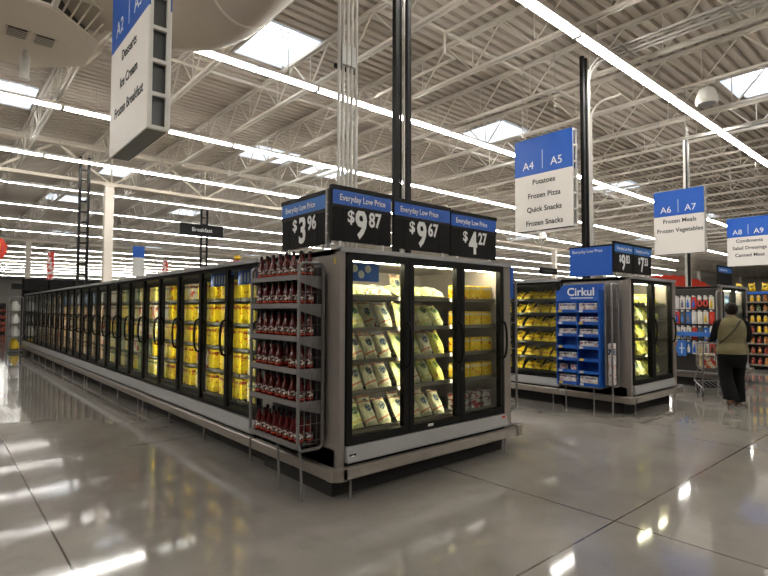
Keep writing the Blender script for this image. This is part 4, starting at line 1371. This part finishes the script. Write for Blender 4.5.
PH = math.radians(29 - 90)
per = thing('person', 'person in an olive vest and black trousers pushing a cart, seen from behind', 'person', (9.98, 2.75, 0), PH)
V = []; E = []
def vx(x, y, z, r, fr=None):
    V.append((x, y, z, r))
    if fr is not None: E.append((fr, len(V) - 1))
    return len(V) - 1
pel = vx(0, 0, .92, (.15, .11)); wa = vx(0, 0, 1.08, (.135, .10), pel); chs = vx(0, .0, 1.26, (.15, .11), wa)
nb = vx(0, .0, 1.40, .075, chs); nk = vx(0, .015, 1.455, .05, nb); hd1 = vx(0, .03, 1.51, (.066, .07), nk); hd2 = vx(0, .035, 1.575, (.074, .085), hd1); hd3 = vx(0, .03, 1.625, (.06, .07), hd2)
ns_ = vx(0, .125, 1.555, .012, hd2)
for sgn in (-1, 1):
    ear = vx(sgn * .088, .02, 1.56, .016, hd2)
    sh = vx(sgn * .165, 0, 1.365, .06, chs)
    el = vx(sgn * .245, .03 if sgn < 0 else .05, 1.11, .042, sh)
    wr = vx(sgn * .235, .38, 1.045, .030, el)
    pm = vx(sgn * .23, .455, 1.05, .030, wr)
    for k in range(4):
        fxx = sgn * .23 + (k - 1.5) * .021
        L_ = [.95, 1.0, .97, .8][k]
        f1 = vx(fxx, .50, 1.062, .0105, pm)
        f2 = vx(fxx, .50 + .036 * L_, 1.055, .0095, f1)
        f3 = vx(fxx, .50 + .040 * L_, 1.025, .0085, f2)
        f4 = vx(fxx, .50 + .018 * L_, 1.005, .0080, f3)
    t1 = vx(sgn * .23 - sgn * .045, .455, 1.035, .0115, pm)
    t2 = vx(sgn * .23 - sgn * .055, .490, 1.005, .0100, t1)
    hp = vx(sgn * .095, 0, .86, .10, pel)
    if sgn < 0:
        kn = vx(-.09, .03, .48, .062, hp); an = vx(-.065, -.20, .15, .042, kn); to = vx(-.065, -.12, .05, .036, an)
    else:
        kn = vx(.10, .16, .48, .062, hp); an = vx(.095, .16, .095, .042, kn); to = vx(.095, .30, .04, .036, an)
link('body', skin_mesh('body', V, E, M['skin']), per)

def loft(rings, n=20, cap=True):
    mb = MB()
    for (cx, cy, cz, rx, ry) in rings:
        for k in range(n):
            a = 2 * PI * k / n
            mb.v.append((cx + rx * math.cos(a), cy + ry * math.sin(a), cz))
    for i in range(len(rings) - 1):
        for k in range(n):
            k2 = (k + 1) % n
            mb.f.append((i * n + k, i * n + k2, (i + 1) * n + k2, (i + 1) * n + k)); mb.mi.append(0)
    if cap:
        mb.f.append(tuple(range(n - 1, -1, -1))); mb.mi.append(0)
        mb.f.append(tuple((len(rings) - 1) * n + k for k in range(n))); mb.mi.append(0)
    return mb
vest = loft([(0, -.005, .845, .225, .165), (0, -.005, .90, .235, .17), (0, 0, .96, .222, .16), (0, 0, 1.015, .196, .142), (0, 0, 1.03, .192, .138), (0, 0, 1.05, .200, .145), (0, 0, 1.15, .208, .15), (0, 0, 1.26, .215, .150),
             (0, 0, 1.33, .208, .138), (0, 0, 1.385, .178, .115), (0, .002, 1.415, .125, .095), (0, .006, 1.44, .085, .082), (0, .01, 1.475, .078, .078)], 28)
ve = vest.build('vest', M['vest'], per, True)
fo_ = MB()
for zz in (1.10, 1.17, 1.24, 1.31, .93):
    fo_.tube([(.2 * math.cos(a) * (1.03 if zz < 1.3 else .99), .150 * math.sin(a) * (1.0 if zz > 1 else 1.06), zz + .012 * math.sin(a * 3)) for a in [PI + PI * k / 12 for k in range(1, 12)]], .006, 5)
fo_.build('quilt_seam', M['vest'], ve)
MB().tube([(.10, -.105, 1.395), (.06, -.145, 1.33), (.0, -.157, 1.24), (-.08, -.150, 1.15), (-.15, -.122, 1.07), (-.19, -.07, 1.02)], .013, 6).build('shoulder_strap', M['strap'], per, True)
legs = MB()
hips = loft([(0, 0, 1.00, .175, .13), (0, -.01, .90, .205, .15), (0, -.01, .80, .212, .155), (0, .0, .70, .20, .15), (0, .02, .63, .18, .13)], 24)
tr = hips.build('trousers', M['trousers'], per, True)
loft([(-.10, 0, .82, .115, .14), (-.10, .015, .65, .108, .125), (-.095, .02, .48, .102, .112), (-.08, -.06, .32, .105, .115), (-.07, -.15, .20, .115, .115), (-.067, -.185, .125, .118, .105)], 20).build('trouser_leg', M['trousers'], tr, True)
loft([(.10, .01, .82, .115, .14), (.10, .07, .65, .108, .125), (.10, .13, .48, .102, .112), (.098, .15, .32, .105, .115), (.096, .155, .16, .114, .118), (.096, .155, .055, .118, .122)], 20).build('trouser_leg', M['trousers'], tr, True)
for sgn in (-1, 1):
    MB().tube([(sgn * .13, 0, 1.37), (sgn * .188, .0, 1.34), (sgn * .22, .015, 1.24), (sgn * .247, .035, 1.12), (sgn * .245, .12, 1.085), (sgn * .238, .25, 1.06), (sgn * .234, .36, 1.047)], [.055, .070, .064, .060, .056, .048, .042], 12).build('sleeve', M['sleeve'], per, True)
# shoes
def shoe(x, y, z, pitch):
    m = MB(); rot = Matrix.Rotation(pitch, 3, 'X')
    rings = [(-.085, .028, .035), (-.07, .036, .045), (-.02, .038, .05), (.04, .042, .042), (.10, .046, .030), (.15, .036, .022), (.168, .016, .012)]
    n = 12
    for (yy, w, h) in rings:
        for k in range(n):
            a = 2 * PI * k / n
            p = rot @ Vector((w * math.cos(a), yy, max(0, h + h * math.sin(a)) * 1.0))
            m.v.append((x + p.x, y + p.y, z + p.z))
    for i in range(len(rings) - 1):
        for k in range(n):
            m.f.append((i * n + k, i * n + (k + 1) % n, (i + 1) * n + (k + 1) % n, (i + 1) * n + k)); m.mi.append(0)
    m.f.append(tuple(range(n))); m.mi.append(0); m.f.append(tuple((len(rings) - 1) * n + k for k in range(n))); m.mi.append(0)
    return m.build('shoe', M['shoe'], per, True)
shoe(-.065, -.16, .118, -.80); shoe(.095, .18, .0, 0)
hm = bmesh.new(); bmesh.ops.create_icosphere(hm, subdivisions=3, radius=1)
for v in hm.verts:
    d = v.co.copy(); r = 1 + .06 * math.sin(9 * d.x + 3 * d.z) * math.sin(7 * d.z + 5 * d.y)
    front = max(0.0, d.y)
    v.co = Vector((d.x * .098 * r, d.y * .108 * r * (1 - .35 * front) + .005, d.z * .105 * r + 1.585 + .03 * front))
    if d.z < -.2 and d.y > 0: v.co.y -= .07
MB().frombm(hm).build('hair', M['hair'], per, True)
hm = bmesh.new(); bmesh.ops.create_icosphere(hm, subdivisions=3, radius=1)
for v in hm.verts:
    d = v.co.copy(); r = 1 + .10 * math.sin(8 * d.x + 4 * d.z) * math.sin(6 * d.z + 5 * d.y)
    v.co = Vector((d.x * .062 * r - .01, d.y * .05 * r - .085, d.z * .055 * r + 1.625))
MB().frombm(hm).build('hair_bun', M['hair'], per, True)
for sgn in (-1, 1):
    MB().lathe([(.002, -.008), (.009, 0), (.002, .008)], 8, (sgn * .03, .118, 1.578)).build('eye', M['black'], per, True)
MB().box(-.022, .022, .108, .116, 1.515, 1.522).build('mouth', M['red'], per)

# shopping cart: local +y is its heading
ca = thing('shopping_cart', 'metal wire shopping cart being pushed by the shopper in the olive vest', 'shopping cart', (9.98 + .508 * math.cos(math.radians(29)), 2.75 + .508 * math.sin(math.radians(29)), 0), PH)
MB().tube([(-.29, 0, 1.032), (.29, 0, 1.032)], .0125, 10).build('handle', M['blue'], ca, True)
fm = MB()
for sx in (-1, 1):
    fm.tube([(sx * .285, 0, 1.032), (sx * .285, .10, .98), (sx * .285, .16, .55), (sx * .29, .20, .17), (sx * .28, .95, .22), (sx * .20, 1.0, .45)], .0125, 8)
fm.tube([(-.29, .20, .17), (.29, .20, .17)], .011, 8).tube([(-.28, .95, .22), (.28, .95, .22)], .011, 8)
for k in range(7): fm.tube([(-.28 + .08 * k + .04, .20, .20), (-.28 + .08 * k + .04, .95, .23)], .004, 5)
fm.build('frame', M['rack'], ca, True)
bk = MB()
def lerp(a, b, f): return a + (b - a) * f
for q in range(11):
    f = q / 10
    z0_, z1_ = lerp(.46, .58, 0), 1.0
    for sx in (-1, 1):
        pts = [(sx * lerp(.285, .285, 1), .10, lerp(.46, 1.0, f)), (sx * .235, 1.02, lerp(.50, .92, f))]
        bk.tube(pts, .0035, 4)
    bk.tube([(-.235, 1.02, lerp(.50, .92, f)), (.235, 1.02, lerp(.50, .92, f))], .0035, 4)
for q in range(13):
    f = q / 12; y = lerp(.10, 1.02, f); w = lerp(.285, .235, f); za = lerp(.46, .50, f); zb_ = lerp(1.0, .92, f)
    bk.tube([(-w, y, zb_), (-w, y, za), (w, y, za), (w, y, zb_)], .0035, 4)
for q in range(9):
    x = lerp(-.26, .26, q / 8); bk.tube([(x * .84, 1.02, .50), (x, .10, .46)], .0035, 4)
bk.build('basket', M['cartwire'], ca)
MB().tube([(-.285, .10, 1.0), (-.235, 1.02, .92), (.235, 1.02, .92), (.285, .10, 1.0)], .009, 6).build('basket_rim', M['cartwire'], ca, True)
cs = MB()
for q in range(8): cs.tube([(lerp(-.24, .24, q / 7), .15, .98), (lerp(-.22, .22, q / 7), .34, .70)], .0035, 4)
cs.tube([(-.25, .15, .98), (.25, .15, .98)], .006, 5).tube([(-.23, .34, .70), (.23, .34, .70)], .006, 5)
cs.build('child_seat', M['cartwire'], ca)
for (wx, wy) in ((-.29, .25), (.29, .25), (-.25, .88), (.25, .88)):
    m = MB()
    pr_ = [(.010, -.016), (.058, -.016), (.063, -.008), (.063, .008), (.058, .016), (.010, .016)]
    m.lathe(pr_, 18)
    m.v = [(wx + z, wy + x, .063 + y) for (x, y, z) in m.v]
    w = m.build('wheel', M['rubber'], ca, True)
    MB().box(wx - .024, wx - .018, wy - .018, wy + .018, .05, .16).box(wx + .018, wx + .024, wy - .018, wy + .018, .05, .16).box(wx - .024, wx + .024, wy - .02, wy + .02, .15, .165).build('caster_fork', M['rack'], w)
a_ = ca.rotation_euler.z
for k, (lx, ly, nm, mt, dims) in enumerate(((-.14, .45, 'red', 'box_red', (.2, .12, .26)), (-.12, .68, 'yellow', 'box_yellow', (.22, .14, .22)), (.12, .55, 'white', 'box_snack', (.18, .2, .2)))):
    o = bpy.data.objects.new('grocery_box', box_mesh('grocery_box', *dims, M[mt])); COL.objects.link(o)
    c_, s_ = math.cos(a_), math.sin(a_)
    o.location = (ca.location.x + c_ * lx - s_ * ly, ca.location.y + s_ * lx + c_ * ly, .51); o.rotation_euler = (0, 0, a_ + .1 * (k - 1))
    tag(o, '%s grocery box inside the shopping cart' % nm, 'grocery box')

# ------------------------------------------------------------------ text to mesh, world, view
bpy.context.view_layer.update()
dg = bpy.context.evaluated_depsgraph_get()
for o in TEXTS:
    me = bpy.data.meshes.new_from_object(o.evaluated_get(dg))
    nm = o.name.split('.')[0]; par = o.parent; loc = o.location.copy(); rot = o.rotation_euler.copy(); sc_ = o.scale.copy()
    bpy.data.objects.remove(o)
    q = bpy.data.objects.new(nm, me); COL.objects.link(q)
    q.parent = par; q.location = loc; q.rotation_euler = rot; q.scale = sc_
w = bpy.data.worlds.new('world'); scene.world = w; w.use_nodes = True
w.node_tree.nodes['Background'].inputs[0].default_value = (0.75, 0.83, 0.95, 1)
w.node_tree.nodes['Background'].inputs[1].default_value = 0.6
scene.view_settings.view_transform = 'Standard'
scene.view_settings.look = 'None'
scene.view_settings.gamma = 1.0
scene.view_settings.use_curve_mapping = False
scene.view_settings.exposure = 1.12
